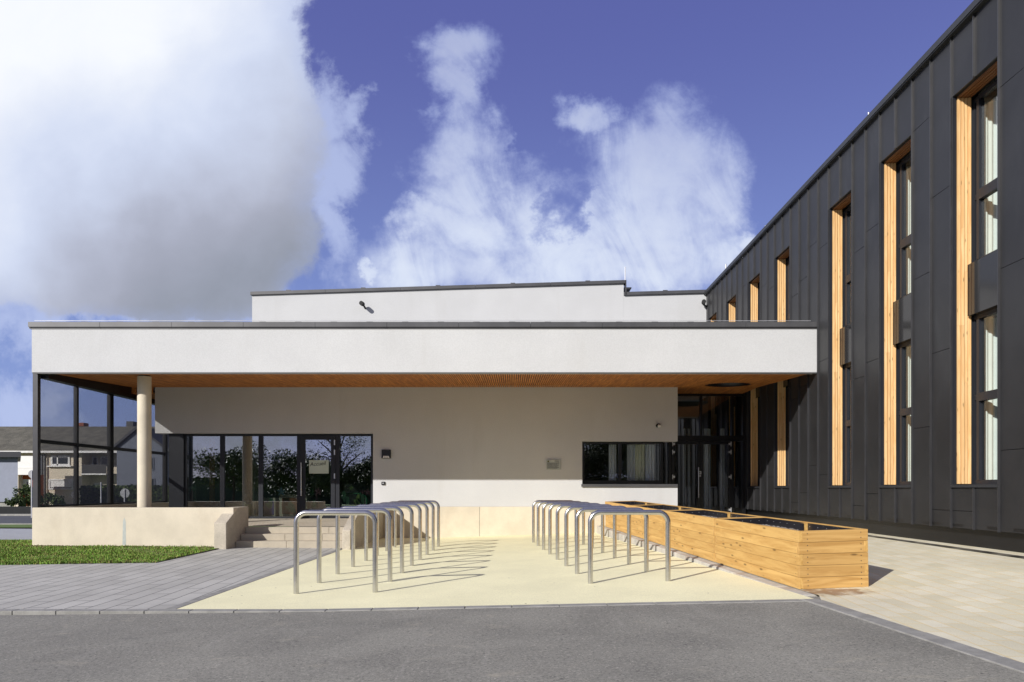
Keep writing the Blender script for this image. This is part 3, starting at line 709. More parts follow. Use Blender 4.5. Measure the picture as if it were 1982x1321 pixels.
def folds(x0, x1, y, z0, z1, amp=0.03, wl=0.11):
    n = max(8, int((x1-x0)/wl*8)); return MB().grid(lambda u, v: (x0+(x1-x0)*u, y+amp*math.sin(2*PI*(x1-x0)*u/wl)+amp*.5*math.sin(9*u), z0+(z1-z0)*v), n, 1, smooth=True)
for (a, b, lb) in ((366, 372, 'narrow pale curtain hanging at the leftmost window'), (480, 499, 'pale grey curtain hanging behind the second window')):
    tag(folds(gx(a), gx(b), 19.35, FZ+.1, zt-.1).build('curtain', mat('curtain_pale', (0.35, 0.36, 0.30), 0.9), recalc=False), lb, 'curtain')
wp = mat('post_wood', (0.42, 0.20, 0.08), 0.6)
for (a, b, yy, lb) in ((405, 413, 19.7, 'brown timber post standing inside behind the first window'),):
    tag(MB().box(PX(a, yy), PX(b, yy), yy, yy+.1, FZ, zt-.08).build('timber_post', wp), lb, 'post')
# children's goal frame inside
gt = thing('toy_goal', 'small green toy goal with net behind the rightmost glass panel', 'toy goal', (gx(680), 19.5, FZ))
gm = mat('goal_green', (0.02, 0.22, 0.10), 0.4); a, b = gx(661), gx(704)
MB().tube([(a, 19.45, FZ), (a, 19.45, FZ+.62), (a+.12, 19.45, FZ+.72), (b-.12, 19.45, FZ+.72), (b, 19.45, FZ+.6), (b, 19.45, FZ)], .018, 8).tube([(b-.1, 19.45, FZ+.7), (b+.1, 19.95, FZ+.3), (b+.1, 20.0, FZ)], .014, 8).build('goal_frame', gm, gt)
nb = MB()
for i in range(14): nb.tube([(a+(b-a)*i/14, 19.5, FZ), (a+(b-a)*i/14, 19.5, FZ+.66)], .003, 3)
for i in range(9): nb.tube([(a, 19.5, FZ+.07*i), (b, 19.5, FZ+.07*i)], .003, 3)
nb.build('net', M['white'], gt)
tag(MB().prism([(gx(640), FZ), (gx(690), FZ), (gx(678), FZ+.6), (gx(655), FZ+1.0), (gx(640), FZ+1.0)], 'y', 20.6, 20.7).build('toy_house', mat('toy_white', (0.5, 0.55, 0.5), 0.8)), 'pale cut-out toy house wall standing deep inside behind the goal', 'toy house')

# --- right window
YV = YW+0.20
f = MB(); a, b = PX(1127, YV)+.002, PX(1283, YV); frame_rect(f, a, b, zw0+.04, zw1-.001, 0.055, YV, YV+.08)
f.box(a+.055, b-.055, YV, YV+.08, zw0+.095, zw0+.14)
f.box(a+1.02, a+1.10, YV, YV+.08, zw0+.14, zw1-.056)
wr = f.build('window', M['frameblk'], bld)
MB().box(a+.055, b-.055, YV+.03, YV+.045, zw0+.14, zw1-.056).build('pane', M['glassE'], wr)
sl_ = MB().box(WXR-.03, PX(1311, YW), YW-.05, YW+.3, zw0, zw0+.035).box(WXR-.03, PX(1311, YW), YW-.05, YW-.035, zw0-.04, zw0)
sl_.build('sill', M['coping'], wr)
for (p, q, m_, lb) in ((1181, 1196, M['curtain_and_refl'], 'grey curtain strip left of centre in the wide window by the entrance'), (1217, 1233, M['curtain_and_refl'], 'grey curtain strip right of centre in the wide window by the entrance'),
                   (1233, 1252, mat('curtain_cream', (0.85, 0.87, 0.68), 0.9), 'cream curtain in the wide window by the entrance'), (1253, 1272, M['curtain_and_refl'], 'grey curtain at the right end of the wide window by the entrance')):
    tag(folds(PX(p, YV), PX(q, YV), 19.4, zw0, zw1-.06, .02, .09).build('curtain', m_, recalc=False), lb, 'curtain')

# --- entrance glazing
YE = 20.2
def ex(px): return PX(px, YE)
zeb, zet, ztr0, ztr1 = H-0.86, ZS1+.01, PZ(854, YE), PZ(843.5, YE)
e = MB()
e.box(ex(1262), ex(1441), YE, YE+.1, zet-.06, zet+.2).box(ex(1262), ex(1441), YE, YE+.1, ztr0, ztr1)
for (p, q) in ((1294, 1299), (1355, 1359.5), (1415.5, 1420), (1437, 1443)):
    e.box(ex(p), ex(q), YE-.01, YE+.11, ztr1, zet-.061)
for (p, q) in ((1262, 1266), (1294, 1299), (1415.5, 1420), (1437, 1443)): e.box(ex(p), ex(q), YE-.01, YE+.11, zeb, ztr0)
e.box(ex(1262), ex(1299), YE, YE+.1, zeb-.03, zeb+.08)
e.box(ex(1420), ex(1443), YE, YE+.1, zeb-.03, zeb+.08)
ent = e.build('entrance_frame', M['frameblk'], bld)
for (p, q, z0, z1) in ((1266, 1355, ztr1, zet-.06), (1359.5, 1415.5, ztr1, zet-.06), (1420, 1437, ztr1, zet-.06), (1266, 1294, zeb+.08, ztr0), (1420, 1437, zeb+.08, ztr0)):
    MB().box(ex(p), ex(q), YE+.03, YE+.045, z0, z1).build('pane', M['glassE'], ent)
for (p, q, lab) in ((1299.5, 1354.8, 'l'), (1355.2, 1415, 'r')):
    d = MB(); x0, x1 = ex(p), ex(q); t = .085
    d.box(x0, x0+t, YE-.02, YE+.06, zeb+.02, ztr0-.01).box(x1-t, x1, YE-.02, YE+.06, zeb+.02, ztr0-.01).box(x0+t, x1-t, YE-.02, YE+.06, ztr0-.10, ztr0-.01).box(x0+t, x1-t, YE-.02, YE+.06, zeb+.02, zeb+.2)
    do = d.build('door', M['frameblk'], bld)
    MB().box(x0+t, x1-t, YE+.01, YE+.025, zeb+.2, ztr0-.10).build('pane', M['glassE'], do)
    hx_ = ex(1301) if lab == 'l' else ex(1414)
    for py in (860, 875.5, 923.5, 987):
        hb = MB().box(hx_-.012, hx_+.012, YE-.07, YE-.03, PZ(py+4.5, YE), PZ(py-4.5, YE))
        s_ = 1 if lab == 'l' else -1
        hb.box(hx_+s_*.013, hx_+s_*.07, YE-.06, YE-.03, PZ(py+2.0, YE), PZ(py-2.0, YE)); hb.build('hinge', M['chrome'], do)
    if lab == 'l':
        MB().tube([(ex(1350.5), YE-.09, PZ(905, YE)), (ex(1350.5), YE-.09, PZ(964, YE))], .016, 10).tube([(ex(1350.5), YE-.09, PZ(958, YE)), (ex(1353.5), YE-.02, PZ(958, YE))], .01, 6).tube([(ex(1350.5), YE-.09, PZ(912, YE)), (ex(1352), YE-.02, PZ(912, YE))], .01, 6).build('handle', M['chrome'], do)
tag(MB().box(ex(1351.5), ex(1356.5), YE-.045, YE-.021, PZ(918.5, YE), PZ(912.5, YE)).box(ex(1352.8), ex(1355), YE-.049, YE-.045, PZ(917, YE), PZ(914, YE), 1).box(ex(1351.5), ex(1356), YE-.04, YE-.021, PZ(923, YE), PZ(920.5, YE)).build('door_lock', [M['chrome'], M['ink']]), 'small silver keypad lock on the dark entrance doors', 'lock')
# grey strips added inside the entrance, imitating reflections in its glass
for (p, q, yy, m_, lb) in ((1322, 1328, 21.2, M['curtain_and_refl'], 'thin grey strip imitating a reflection, far left inside the entrance hall'), (1331, 1336, 21.2, M['curtain_and_refl'], 'second thin grey strip imitating a reflection inside the entrance hall'),
                       (1362, 1375, 21.4, M['curtain_and_refl'], 'wider grey strip imitating a reflection in the entrance hall behind the right door'), (1394, 1402, 21.4, M['curtain_and_refl'], 'grey strip imitating a reflection near the right edge inside the entrance hall')):
    tag(folds(PX(p, yy), PX(q, yy), yy, zeb+.1, PZ(830, yy), .02, .08).build('curtain', m_, recalc=False), lb, 'curtain')
structure(MB().box(WR-.1, 6.8, 18.95, 20.19, zeb-.05, zeb-.004).build('entrance_floor', M['terrace']))

# --- upper white volume
YU = 24.4
ub = MB()
xa, xm, xb = PX(488, YU), PX(1207, YU), PX(1370, YU)
zb_ = ZF-.3
ub.prism([(xa, zb_), (xm, zb_), (xm, PZ(549, YU)), (xa, PZ(572, YU))], 'y', YU, YU+10)
ub.prism([(xm+.002, zb_), (xb, zb_), (xb, PZ(567, YU)), (xm+.002, PZ(572, YU))], 'y', YU+.003, YU+10)
ub.build('upper_wall', M['plaster'], bld)
uc = MB()
def cop(x0, x1, p0, p1, t=6.0):
    z0, z1 = PZ(p0, YU), PZ(p1, YU); h = t*YU/F
    n = max(1, int((x1-x0)/2.6)); 
    for i in range(n):
        a = x0+(x1-x0)*i/n; b = x0+(x1-x0)*(i+1)/n-.008; za = z0+(z1-z0)*i/n; zb2 = z0+(z1-z0)*(i+1)/n
        uc.prism([(a, za-h), (b, zb2-h), (b, zb2), (a, za)], 'y', YU-.07, YU+.25)
        uc.box((a+b)/2-.08, (a+b)/2+.08, YU-.02, YU+.05, (za+zb2)/2-.01, (za+zb2)/2+.04)
cop(xa-.04, xm+.06, 566, 543.5); cop(xm-.0, xb-.02, 566.5, 562)
uc.box(xm+.061, xm+.09, YU-.07, YU+.25, PZ(572, YU), PZ(543.5, YU))
uc.build('roof_coping', M['coping'], bld)
tag(MB().prism([(PX(1212, YU), PZ(566, YU)), (PX(1216, YU), PZ(566, YU)), (PX(1227, YU), PZ(550.5, YU)), (PX(1227, YU), PZ(548.5, YU)), (PX(1212, YU), PZ(548.5, YU)), (PX(1212, YU), PZ(551, YU))], 'y', YU+.5, YU+1.6).build('roof_vent', M['flash']), 'small dark tilted roof vent beside the step in the white roofline', 'roof vent')
def rod(px, py0, py1, Y, label, r=.016):
    return tag(MB().tube([(PX(px, Y), Y, PZ(py0, Y)), (PX(px, Y), Y, PZ(py1, Y))], r, 6).build('lightning_rod', M['rodwhite']), label, 'lightning rod', 'lightning rods on the roofs')
rod(1210, 545, 517, YU+.2, 'tall white lightning rod at the step of the white roofline', .02)
# wall fixtures
def spot(px, py, Y, label, s=1.0, dx=0.0):
    t = thing('wall_spotlight', label, 'spotlight', (PX(px, Y), Y, PZ(py, Y)))
    x, z = PX(px, Y), PZ(py, Y)
    MB().tube([(x+.06*s+dx, Y+.0, z-.10*s), (x+.03*s, Y-.10*s, z-.04*s), (x, Y-.22*s, z)], .035*s, 10).build('arm', M['frame'], t)
    MB().tube([(x+.01, Y-.18*s, z+.0), (x-.02*s, Y-.34*s, z+.005)], .075*s, 14).build('lamp_head', M['ink'], t)
    return t
spot(704, 592, YU, 'small dark spotlight arm on the upper white wall, left of centre')
spot(1358.5, 589, YU, 'small dark spotlight arm on the upper white wall beside the black building', 1.0, .12)
# square wall lamp
x, z = PX(748, YW), PZ(880, YW); wl = thing('wall_lamp', 'square black wall lamp with small light slots on the shaded white wall', 'wall lamp', (x, YW, z))
q = .125
MB().box(x-q, x+q, YW-.07, YW-.001, z-q*.9, z+q).build('lamp_body', M['frame'], wl, bevel=.006)
ll = MB()
for i, (u0, u1) in enumerate(((-.09, -.035), (-.028, .03), (.037, .10))):
    ll.add([(x+u0, YW-.0715, z-.10), (x+u1, YW-.0715, z-.10), (x+u1-(.03 if i == 2 else 0), YW-.0715, z-.045), (x+u0+(.015 if i == 0 else 0), YW-.0715, z-.045)], [(0,1,2,3)])
ll.build('lamp_slot', M['white'], wl)
x, z = PX(742, YW), PZ(936, YW); ic = thing('doorbell', 'small black doorbell box on the sunlit white wall below the square lamp', 'doorbell', (x, YW, z))
MB().box(x-.05, x+.05, YW-.035, YW-.001, z-.045, z+.045).build('bell_box', M['frame'], ic, bevel=.008)
MB().box(x-.018, x+.018, YW-.04, YW-.035, z-.012, z+.016).build('button', M['rodwhite'], ic)
x, z = PX(1274.5, YW), PZ(825, YW)
sn = thing('motion_sensor', 'small round black and white sensor on the shaded wall above the wide window', 'sensor', (x, YW, z))
MB().tube([(x-.03, YW-.001, z+.01), (x-.01, YW-.10, z+.01)], .05, 14).build('sensor_body', M['ink'], sn)
MB().tube([(x-.005, YW-.09, z-.005), (x+.01, YW-.14, z-.02)], [.045, .03], 14).build('sensor_lens', M['white'], sn)
# plaque
x0, x1, z0, z1 = PX(1057.5, YW), PX(1085, YW), PZ(909.5, YW), PZ(890, YW)
pl = thing('plaque', 'small translucent plaque with lines of tiny print on the shaded white wall', 'plaque', ((x0+x1)/2, YW, z0))
MB().box(x0, x1, YW-.03, YW-.018, z0, z1).build('plate', mat('plaque_plate', (0.50, 0.53, 0.50), 0.25), pl)
ls = MB(); h_ = (z1-z0)
for r in range(9):
    zz_ = z1-h_*(.34+.068*r); xx = x0+.02
    while xx < x1-.05-(.04 if r % 3 == 2 else 0):
        wd = random.uniform(.012, .04); ls.box(xx, min(xx+wd, x1-.04), YW-.0315, YW-.0305, zz_, zz_+.0085); xx += wd+.005
ls.box(x1-.17, x1-.05, YW-.0315, YW-.0305, z1-.05, z1-.036)
ls.build('print', M['ink'], pl)
MB().box(x0+.03, x0+.075, YW-.0315, YW-.0305, z1-.07, z1-.03, 0).box(x0+.03, x0+.078, YW-.0315, YW-.0305, z1-.038, z1-.030, 0).build('emblem', mat('emblem', (0.12, 0.12, 0.02), 0.6), pl)

# ---------------------------------------------------------------- mesh screen
scr = thing('mesh_screen', 'black expanded metal screen with posts and rails at the left end of the canopy', 'screen', (-10.73, 15.4, ZT))
SX = PX(71.5, 15.42)
ys_ = [15.42, 16.80, 18.22, 19.66, 21.1]
zr0, zrm, zr1 = ZT+.05, H+1.075, H+2.50
MB().box(SX-.06, SX+.05, ys_[0]-.05, ys_[0]+.05, ZT-.05, zs(YC)+.0).build('post', M['seam'], scr)
for i, y in enumerate(ys_[1:]):
    if i % 2 == 1: MB().box(SX-.04, SX+.05, y-.07, y-.01, ZT, zr1).box(SX-.04, SX+.05, y+.03, y+.09, ZT, zr1).build('post', M['frameblk'], scr)
    else: MB().box(SX-.04, SX+.05, y-.035, y+.035, ZT, zr1).build('post', M['frameblk'], scr)
for z0, z1 in ((ZT+.005, ZT+.05), (zrm-.04, zrm+.04)):
    MB().box(SX-.03, SX+.04, ys_[0]+.05, ys_[-1], z0, z1).build('rail', M['frameblk'], scr)
MB().box(SX-.008, SX+.20, ys_[0]+.09, ys_[-1]+.1, zr1, H+2.628).box(SX-.008, SX+.20, ys_[0]+.3, YW, H+2.629, H+2.80).build('rail', M['frameblk'], scr)
def xmesh(mb, y0, y1, z0, z1, py=.056, pz=.030, wd=.0044, plane='x', X=0.0):
    k = pz/py                      # slope
    for sgn_ in (1, -1):
        c = z0 - (y1-y0)*k if sgn_ > 0 else z0
        end = z1 if sgn_ > 0 else z1 + (y1-y0)*k
        c = math.floor(c/pz)*pz
        while c < end:
            # z = c + sgn*k*(y-y0)
            ya, yb = y0, y1; za = c; zb3 = c+sgn_*k*(y1-y0)
            pts = [(ya, za), (yb, zb3)]
            # clip in z
            def clip(p, q):
                (a, za), (b, zb4) = p, q
                if za == zb4: return None
                t0 = max(0, min((z0-za)/(zb4-za), (z1-za)/(zb4-za))); t1 = min(1, max((z0-za)/(zb4-za), (z1-za)/(zb4-za)))
                if t0 >= t1: return None
                return (a+(b-a)*t0, za+(zb4-za)*t0), (a+(b-a)*t1, za+(zb4-za)*t1)
            r = clip(*pts)
            if r:
                (a, za), (b, zb5) = r; w2 = wd/2; d2 = .002+.001*sgn_
                q = [(a, za-w2), (b, zb5-w2), (b, zb5+w2), (a, za+w2)]
                if plane == 'x': mb.add([(X-d2-.002, p[0], p[1]) for p in q]+[(X+d2, p[0], p[1]) for p in q], [(0,1,2,3),(4,7,6,5),(0,4,5,1),(3,2,6,7)])
                else: mb.add([(p[0], X-d2-.002, p[1]) for p in q]+[(p[0], X+d2, p[1]) for p in q], [(0,1,2,3),(4,7,6,5),(0,4,5,1),(3,2,6,7)])
            c += pz
for i in range(4):
    for (z0, z1) in ((zr0, zrm-.04), (zrm+.04, zr1)):
        mb = MB(); xmesh(mb, ys_[i]+.05, ys_[i+1]-.04, z0, z1, X=SX)
        mb.build('mesh_panel', M['frameblk'], scr, recalc=False)
sc2 = thing('mesh_screen', 'black expanded metal screen closing the far end of the terrace behind the column', 'screen', (-10, 21.45, ZT))
for z0, z1 in ((ZT+.005, ZT+.05), (zrm-.04, zrm+.04), (zr1, zr1+.12)): MB().box(SX+.21, -9.65, 21.42, 21.48, z0, z1).build('rail', M['frameblk'], sc2)
for z0, z1 in ((zr0, zrm-.04), (zrm+.04, zr1)):
    mb = MB(); xmesh(mb, SX+.12, -9.65, z0, z1, plane='y', X=21.45); mb.build('mesh_panel', M['frameblk'], sc2, recalc=False)

# ---------------------------------------------------------------- dark clad building (local frame: x = depth, y = along the wall)
A0 = 6.585; ROT = -math.atan(0.01476)
db_ = thing('clad_building', 'two-storey building clad in anthracite standing-seam metal with tall timber-lined windows', 'building', (A0, 0, 0), local=True, rot=(0, 0, ROT))
PT = 0.5235; Y0 = 9.41
def sy(k): return Y0 + PT*k
WK = [0, 4, 8, 14, 18, 22, 26]; K0, K1 = -8, 30
ZC0, ZC1 = H-0.593, H+6.92
ZSL, ZHD = H+0.06, H+5.99
wset = {}
for k_ in WK: wset[k_] = 0; wset[k_+1] = 1
cl_ = MB(); se = MB(); bk_ = MB()
jb = [5.52, 4.9, 4.66, 6.0, 3.95, 5.3]
def joints(k):
    b = jb[(k*7+13) % 6] if k not in (-1, 2, 3) else {-1: 5.52, 2: 4.66, 3: 6.0}[k]
    return [H+b-2.5*n for n in range(3)]
def panel(k, z0, z1):
    a, b = sy(k)+.012, sy(k+1)-.012
    cuts = [z0]+sorted([j for j in joints(k) if z0+.15 < j < z1-.15])+[z1]
    for i, (p, q) in enumerate(zip(cuts[:-1], cuts[1:])):
        tl = random.uniform(-.0025, .0025)
        p_ = p + (.008 if i else 0)
        cl_.hexa([(0+tl, a, p_), (.02, a, p_), (.02, b, p_), (0-tl, b, p_)], [(0+tl, a, q), (.02, a, q), (.02, b, q), (-tl, b, q)])
    bk_.box(.021, .06, sy(k), sy(k+1), z0, z1)
for k_ in range(K0, K1):
    if k_ in wset: panel(k_, ZC0, ZSL-.05); panel(k_, ZHD, ZC1)
    else: panel(k_, ZC0, ZC1)
def seam(y, z0, z1): se.box(-.032, .004, y-.011, y-.003, z0, z1).box(-.026, .004, y+.003, y+.011, z0, z1).box(-.02, .004, y-.003, y+.003, z0, z1)
for k_ in range(K0, K1+1):
    if (k_ in wset and wset[k_] == 1): seam(sy(k_), ZC0-.012, ZSL-.05); seam(sy(k_), ZHD, ZC1-.01)
    else: seam(sy(k_), ZC0-.012, ZC1-.01)
cl_.build('cladding', M['clad'], db_)
se.build('standing_seam', M['seam'], db_)
bk_.build('backing', M['dark'], db_)
fl = MB(); yy = sy(K0)
while yy < sy(K1):
    fl.box(-.09, .5, yy, min(yy+2.0, sy(K1))-.006, ZC1, ZC1+.10); fl.box(-.075, .4, yy, yy+1.99, ZC1-.02, ZC1-.001); yy += 2.0
fl.build('roof_edge', M['flash'], db_)
MB().box(.12, .5, sy(K0), sy(K1), H-1.4, ZC0+.1).box(.0, .12, sy(K0), sy(K1), ZC0+.015, ZC0+.06).build('plinth', M['plinth'], db_)
# interior shell: floors, ceilings and back wall
ins = MB(); rb = sy(K0), sy(K1)
ins.box(3.2, 3.4, rb[0], rb[1], H-.9, ZC1)
ins.box(.40, 3.2, rb[0], rb[1], H-.95, H-.60).box(.40, 3.2, rb[0], rb[1], H+2.62, H+3.38).box(.06, 3.2, rb[0], rb[1], ZC1-.3, ZC1-.05)
ins.box(.06, 3.2, rb[1]-.1, rb[1], H-.9, ZC1-.3).box(.06, 3.2, rb[0], rb[0]+.1, H-.9, ZC1-.3)
ins.build('inner_structure', M['room'], db_)
MB().box(.5, 12, sy(K0), sy(K1), ZC1-.04, ZC1+.0).build('roof', M['coping'], db_)
# inner lining of the wall so the rooms are closed
lin = MB(); 
for k_ in range(K0, K1):
    if k_ in wset: lin.box(.061, .40, sy(k_), sy(k_+1), ZC0+.1, ZSL-.05); lin.box(.061, .40, sy(k_), sy(k_+1), ZHD+.05, ZC1-.3)
    else: lin.box(.061, .40, sy(k_)+.0, sy(k_+1), ZC0+.1, ZC1-.3)
lin.build('wall_core', M['dark'], db_)
# one tall window, then copies
DG = 0.30; WW = 2*PT
def tall_window():
    f = MB(); y0, y1 = .045, WW-.02
    yl = WW-.15     # far part of the glazing is a narrow fixed strip
    for (a, b) in ((ZSL+.0, H+2.62), (H+3.40, ZHD-.06)):
        f.box(DG, DG+.07, y0, y0+.06, a, b).box(DG, DG+.07, y1-.05, y1, a, b).box(DG-.01, DG+.07, yl-.028, yl+.028, a+.06, b-.06)
        f.box(DG, DG+.07, y0+.06, y1-.05, a, a+.07).box(DG, DG+.07, y0+.06, y1-.05, b-.06, b)
    f.box(DG-.015, DG+.07, y0+.06, yl-.028, H+1.315, H+1.44).box(DG-.015, DG+.07, y0+.06, yl-.028, H+4.35, H+4.50)
    f.box(DG, DG+.07, yl+.028, y1-.05, H+1.34, H+1.42).box(DG, DG+.07, yl+.028, y1-.05, H+4.38, H+4.46)
    # metal lining of the reveal: outer strips and the near jamb
    f.box(.0, .06, WW-.015, WW-.002, ZSL, ZHD-.001).box(.272, .299, WW-.03, WW-.002, ZSL, ZHD-.06)
    f.box(.022, .40, .003, .02, ZSL, ZHD-.001)
    wo = f.build('window', M['frame'], db_)
    MB().box(DG+.03, DG+.042, y0+.03, y1-.03, ZSL+.04, H+2.60).box(DG+.03, DG+.042, y0+.03, y1-.03, H+3.42, ZHD-.10).build('pane', M['glassD'], wo)
    MB().box(.19, DG+.08, .02, WW-.075, H+2.62, H+3.40).build('spandrel', M['spandrel'], wo)
    MB().box(-.035, DG+.06, .004, WW-.004, ZSL-.045, ZSL-.002).build('sill', M['flash'], wo)
    tm = MB(); n = 4; w0 = (.268-.060)/n
    for i in range(n):
        a = .060+w0*i
        # boards are jointed in height
        cz = [ZSL+.01, ZSL+random.uniform(1.2, 2.6), ZSL+random.uniform(3.0, 4.6), ZHD-.03]
        for p, q in zip(cz[:-1], cz[1:]): tm.box(a+.007, a+w0-.007, WW-.040-.006*(i % 2), WW-.006, p+.001, q-.001)
    tm.build('timber_reveal', M['larch'], wo)
    th = MB()
    for i in range(4):
        a = .060+w0*i; th.box(a+.0075, a+w0-.0065, .02, WW-.01, ZHD-.028, ZHD-.002)
    th.build('timber_head', M['larchhead_shaded'], wo)
    MB().box(.06, .40, WW-.0055, WW-.001, ZSL, ZHD-.03).box(.06, .32, .02, WW-.01, ZHD-.0018, ZHD-.0002).build('reveal_backing', M['dark'], wo)
    cu = MB()
    for (a, b) in ((ZSL+.02, H+2.60), (H+3.42, ZHD-.1)):
        cu.grid(lambda u, v: (DG+.13+1.1*u, WW-.055+.014*math.sin(2*PI*u*1.1/.075), a+(b-a)*v), 90, 1, smooth=True)
    cu.build('curtain', M['curtain'], wo, recalc=False)
    for zc in (H+1.62, H+4.70): MB().tube([(DG+.06, .42, zc-.09), (DG+.09, .42, zc-.06), (DG+.09, .42, zc+.05), (DG+.06, .42, zc+.05)], .012, 6).build('window_handle', M['chrome'], wo)
    return wo
w0_ = tall_window()
for i, k_ in enumerate(WK):
    if i == 0: o = w0_
    else:
        o = w0_.copy(); COL.objects.link(o); o.parent = db_
        for ch in list(w0_.children):
            c = ch.copy(); COL.objects.link(c); c.parent = o
    o.location = (0, sy(k_), 0)
for (px, py0, py1, lb) in ((1681, 233, 218, 'white lightning rod on the black roof edge, largest and highest of the row'), (1623.5, 304, 291, 'bent white lightning rod clip on the black roof edge, second from the right'),
                   (1481.5, 447, 437, 'short white lightning rod on the black roof edge, third from the right'), (1438, 500, 490, 'white lightning rod clip on the black roof edge, second from the left'), (1405, 527, 512, 'thin white lightning rod at the far end of the black roof edge')):
    Yr = A0*F/(px-1010.4); rod(px, py0, py1, Yr, lb, .014*Yr/14)

# ---------------------------------------------------------------- bicycle stands
def hoop(Y, xc, wdt, label, grp):
    top = H-0.273-0.033; r = 0.033; R = 0.13; xa, xb = xc-wdt/2, xc+wdt/2
    tw = random.uniform(-.01, .01)
    za, zb6 = G(xa, Y), G(xb, Y)
    pts = [(xa, 0, za-.05)]
    for i in range(9):
        a = PI - (PI/2)*i/8; pts.append((xa+R+R*math.cos(a), 0, top-R+R*math.sin(a)))
    for i in range(9):
        a = PI/2 - (PI/2)*i/8; pts.append((xb-R+R*math.cos(a), 0, top-R+R*math.sin(a)))
    pts.append((xb, 0, zb6-.05))
    pts = [(p[0]-xc, p[1]+tw*(p[0]-xc), p[2]) for p in pts]
    mb = MB().tube(pts, r, 20)
    o = mb.build('bicycle_stand', M['steel']); o.location = (xc, Y, 0)
    return tag(o, label, 'bicycle stand', grp)
ordn = ['first', 'second', 'third', 'fourth', 'fifth', 'sixth', 'seventh', 'last']
for i in range(8):
    Y = 8.62 + (15.67-8.62)*i/7; t = i/7
    hoop(Y, -2.226+.041*t, 1.0, {0: 'steel bicycle hoop in the left row, nearest the asphalt', 7: 'steel bicycle hoop in the left row, farthest back near the wall'}.get(i, ordn[i]+' steel bicycle hoop from the asphalt in the left row beside the steps'), 'left row of steel bicycle hoops')
for i in range(8):
    Y = 8.81 + (16.09-8.81)*i/7; t = i/7
    hoop(Y, 1.512-.507*t, 1.0, {0: 'steel bicycle hoop in the right row, nearest the asphalt', 7: 'steel bicycle hoop in the right row, farthest back near the wall'}.get(i, ordn[i]+' steel bicycle hoop from the asphalt in the right row beside the planters'), 'right row of steel bicycle hoops')

# ---------------------------------------------------------------- planters (local frame, x across, y along)
PWD, PHT, PLN = 0.82, 0.665, 2.58
def make_planter():
    t = thing('planter', 'x', 'planter', (0, 0, 0), 'raised timber planters in a row', local=True)
    bh = PHT/5; th = .045; g = .003
    left = MB(); right = MB(); fr = MB(); bkp = MB()
    for r in range(5):
        z0 = r*bh+g*.5; z1 = (r+1)*bh-g*.5; odd = r % 2
        jig = [random.uniform(-.002, .002) for _ in range(4)]
        if odd:   # end boards run through
            fr.box(0, PWD-th-.001, 0+jig[0], th, z0, z1); bkp.box(th+.001, PWD, PLN-th-.002, PLN-.002, z0, z1)
            left.box(0+jig[1], th, th+.001, PLN-.002, z0, z1); right.box(PWD-th, PWD+jig[2], 0, PLN-th-.003, z0, z1)
        else:
            fr.box(th+.001, PWD, 0+jig[0], th, z0, z1); bkp.box(0, PWD-th-.001, PLN-th-.002, PLN-.002, z0, z1)
            left.box(0+jig[1], th, 0, PLN-th-.003, z0, z1); right.box(PWD-th, PWD+jig[2], th+.001, PLN-.002, z0, z1)
    for r in range(5):
        for zf in (.28, .74):
            z = (r+zf)*bh
            for xx in (.10, PWD-.085): fr.box(xx-.005, xx+.005, -.003, .001, z-.005, z+.005, 1)
            for yy in (.085, PLN/2, PLN-.085): left.box(-.0025, .001, yy-.0035, yy+.0035, z-.0035, z+.0035, 1)
    left.build('side_panel', [M['planter'], M['seam']], t, bevel=.002); right.build('side_panel', M['planter'], t, bevel=.004)
    fr.build('end_panel', [M['planterx'], M['seam']], t, bevel=.002); bkp.build('end_panel', M['planterx'], t, bevel=.004)
    for (a, b, c, d) in ((th, th+.07, th, th+.07), (PWD-th-.07, PWD-th, th, th+.07), (th, th+.07, PLN-th-.073, PLN-th-.003), (PWD-th-.07, PWD-th, PLN-th-.073, PLN-th-.003), (PWD-th-.07, PWD-th, PLN/2-.05, PLN/2+.05), (th, th+.03, PLN/2-.05, PLN/2+.05)):
        top_ = PHT-.012 if abs((c+d)/2-PLN/2) < .1 and a > .3 else PHT-.12
        MB().box(a, b, c, d, .0, top_).build('post', M['planter'], t)
    li = MB(); i0, i1 = th+.004, PWD-th-.004
    tt = .012; zt_ = PHT-.012
    li.box(i0, i0+tt, th+.004, PLN-th-.008, .03, zt_).box(i1-tt-.0, i1, th+.004, PLN/2-.052, .03, zt_).box(i1-tt, i1, PLN/2+.052, PLN-th-.008, .03, zt_)
    li.box(i0+tt, i1-tt, th+.004, th+.004+tt, .03, zt_).box(i0+tt, i1-tt, PLN-th-.008-tt, PLN-th-.008, .03, zt_)
    li.box(i1-.085, i1-.072, PLN/2-.062, PLN/2+.062, .03, zt_)
    for j in range(12):
        yy = .15+j*(PLN-.3)/11
        li.box(i1-tt-.004, i1-tt, yy-.004, yy+.004, zt_-.045, zt_-.037, 1)
    for j in range(5): xx = .15+j*.13; li.box(xx-.004, xx+.004, PLN-th-.008-tt-.004, PLN-th-.008-tt, zt_-.045, zt_-.037, 1)
    li.build('liner', [M['liner'], M['chrome']], t)
    def gz(u, v):
        return (i0+.013+(i1-i0-.026)*u, .065+(PLN-.14)*v, PHT-.13+.025*random.random())
    MB().grid(gz, 34, 100).build('gravel', M['gravel'], t, recalc=False)
    return t
p0 = make_planter()
plab = ['timber planter nearest the camera, full end board face in view', 'second timber planter from the camera', 'third timber planter from the camera, beside the bicycle hoops', 'farthest timber planter, against the white wall']
ang = math.atan(-PDX)
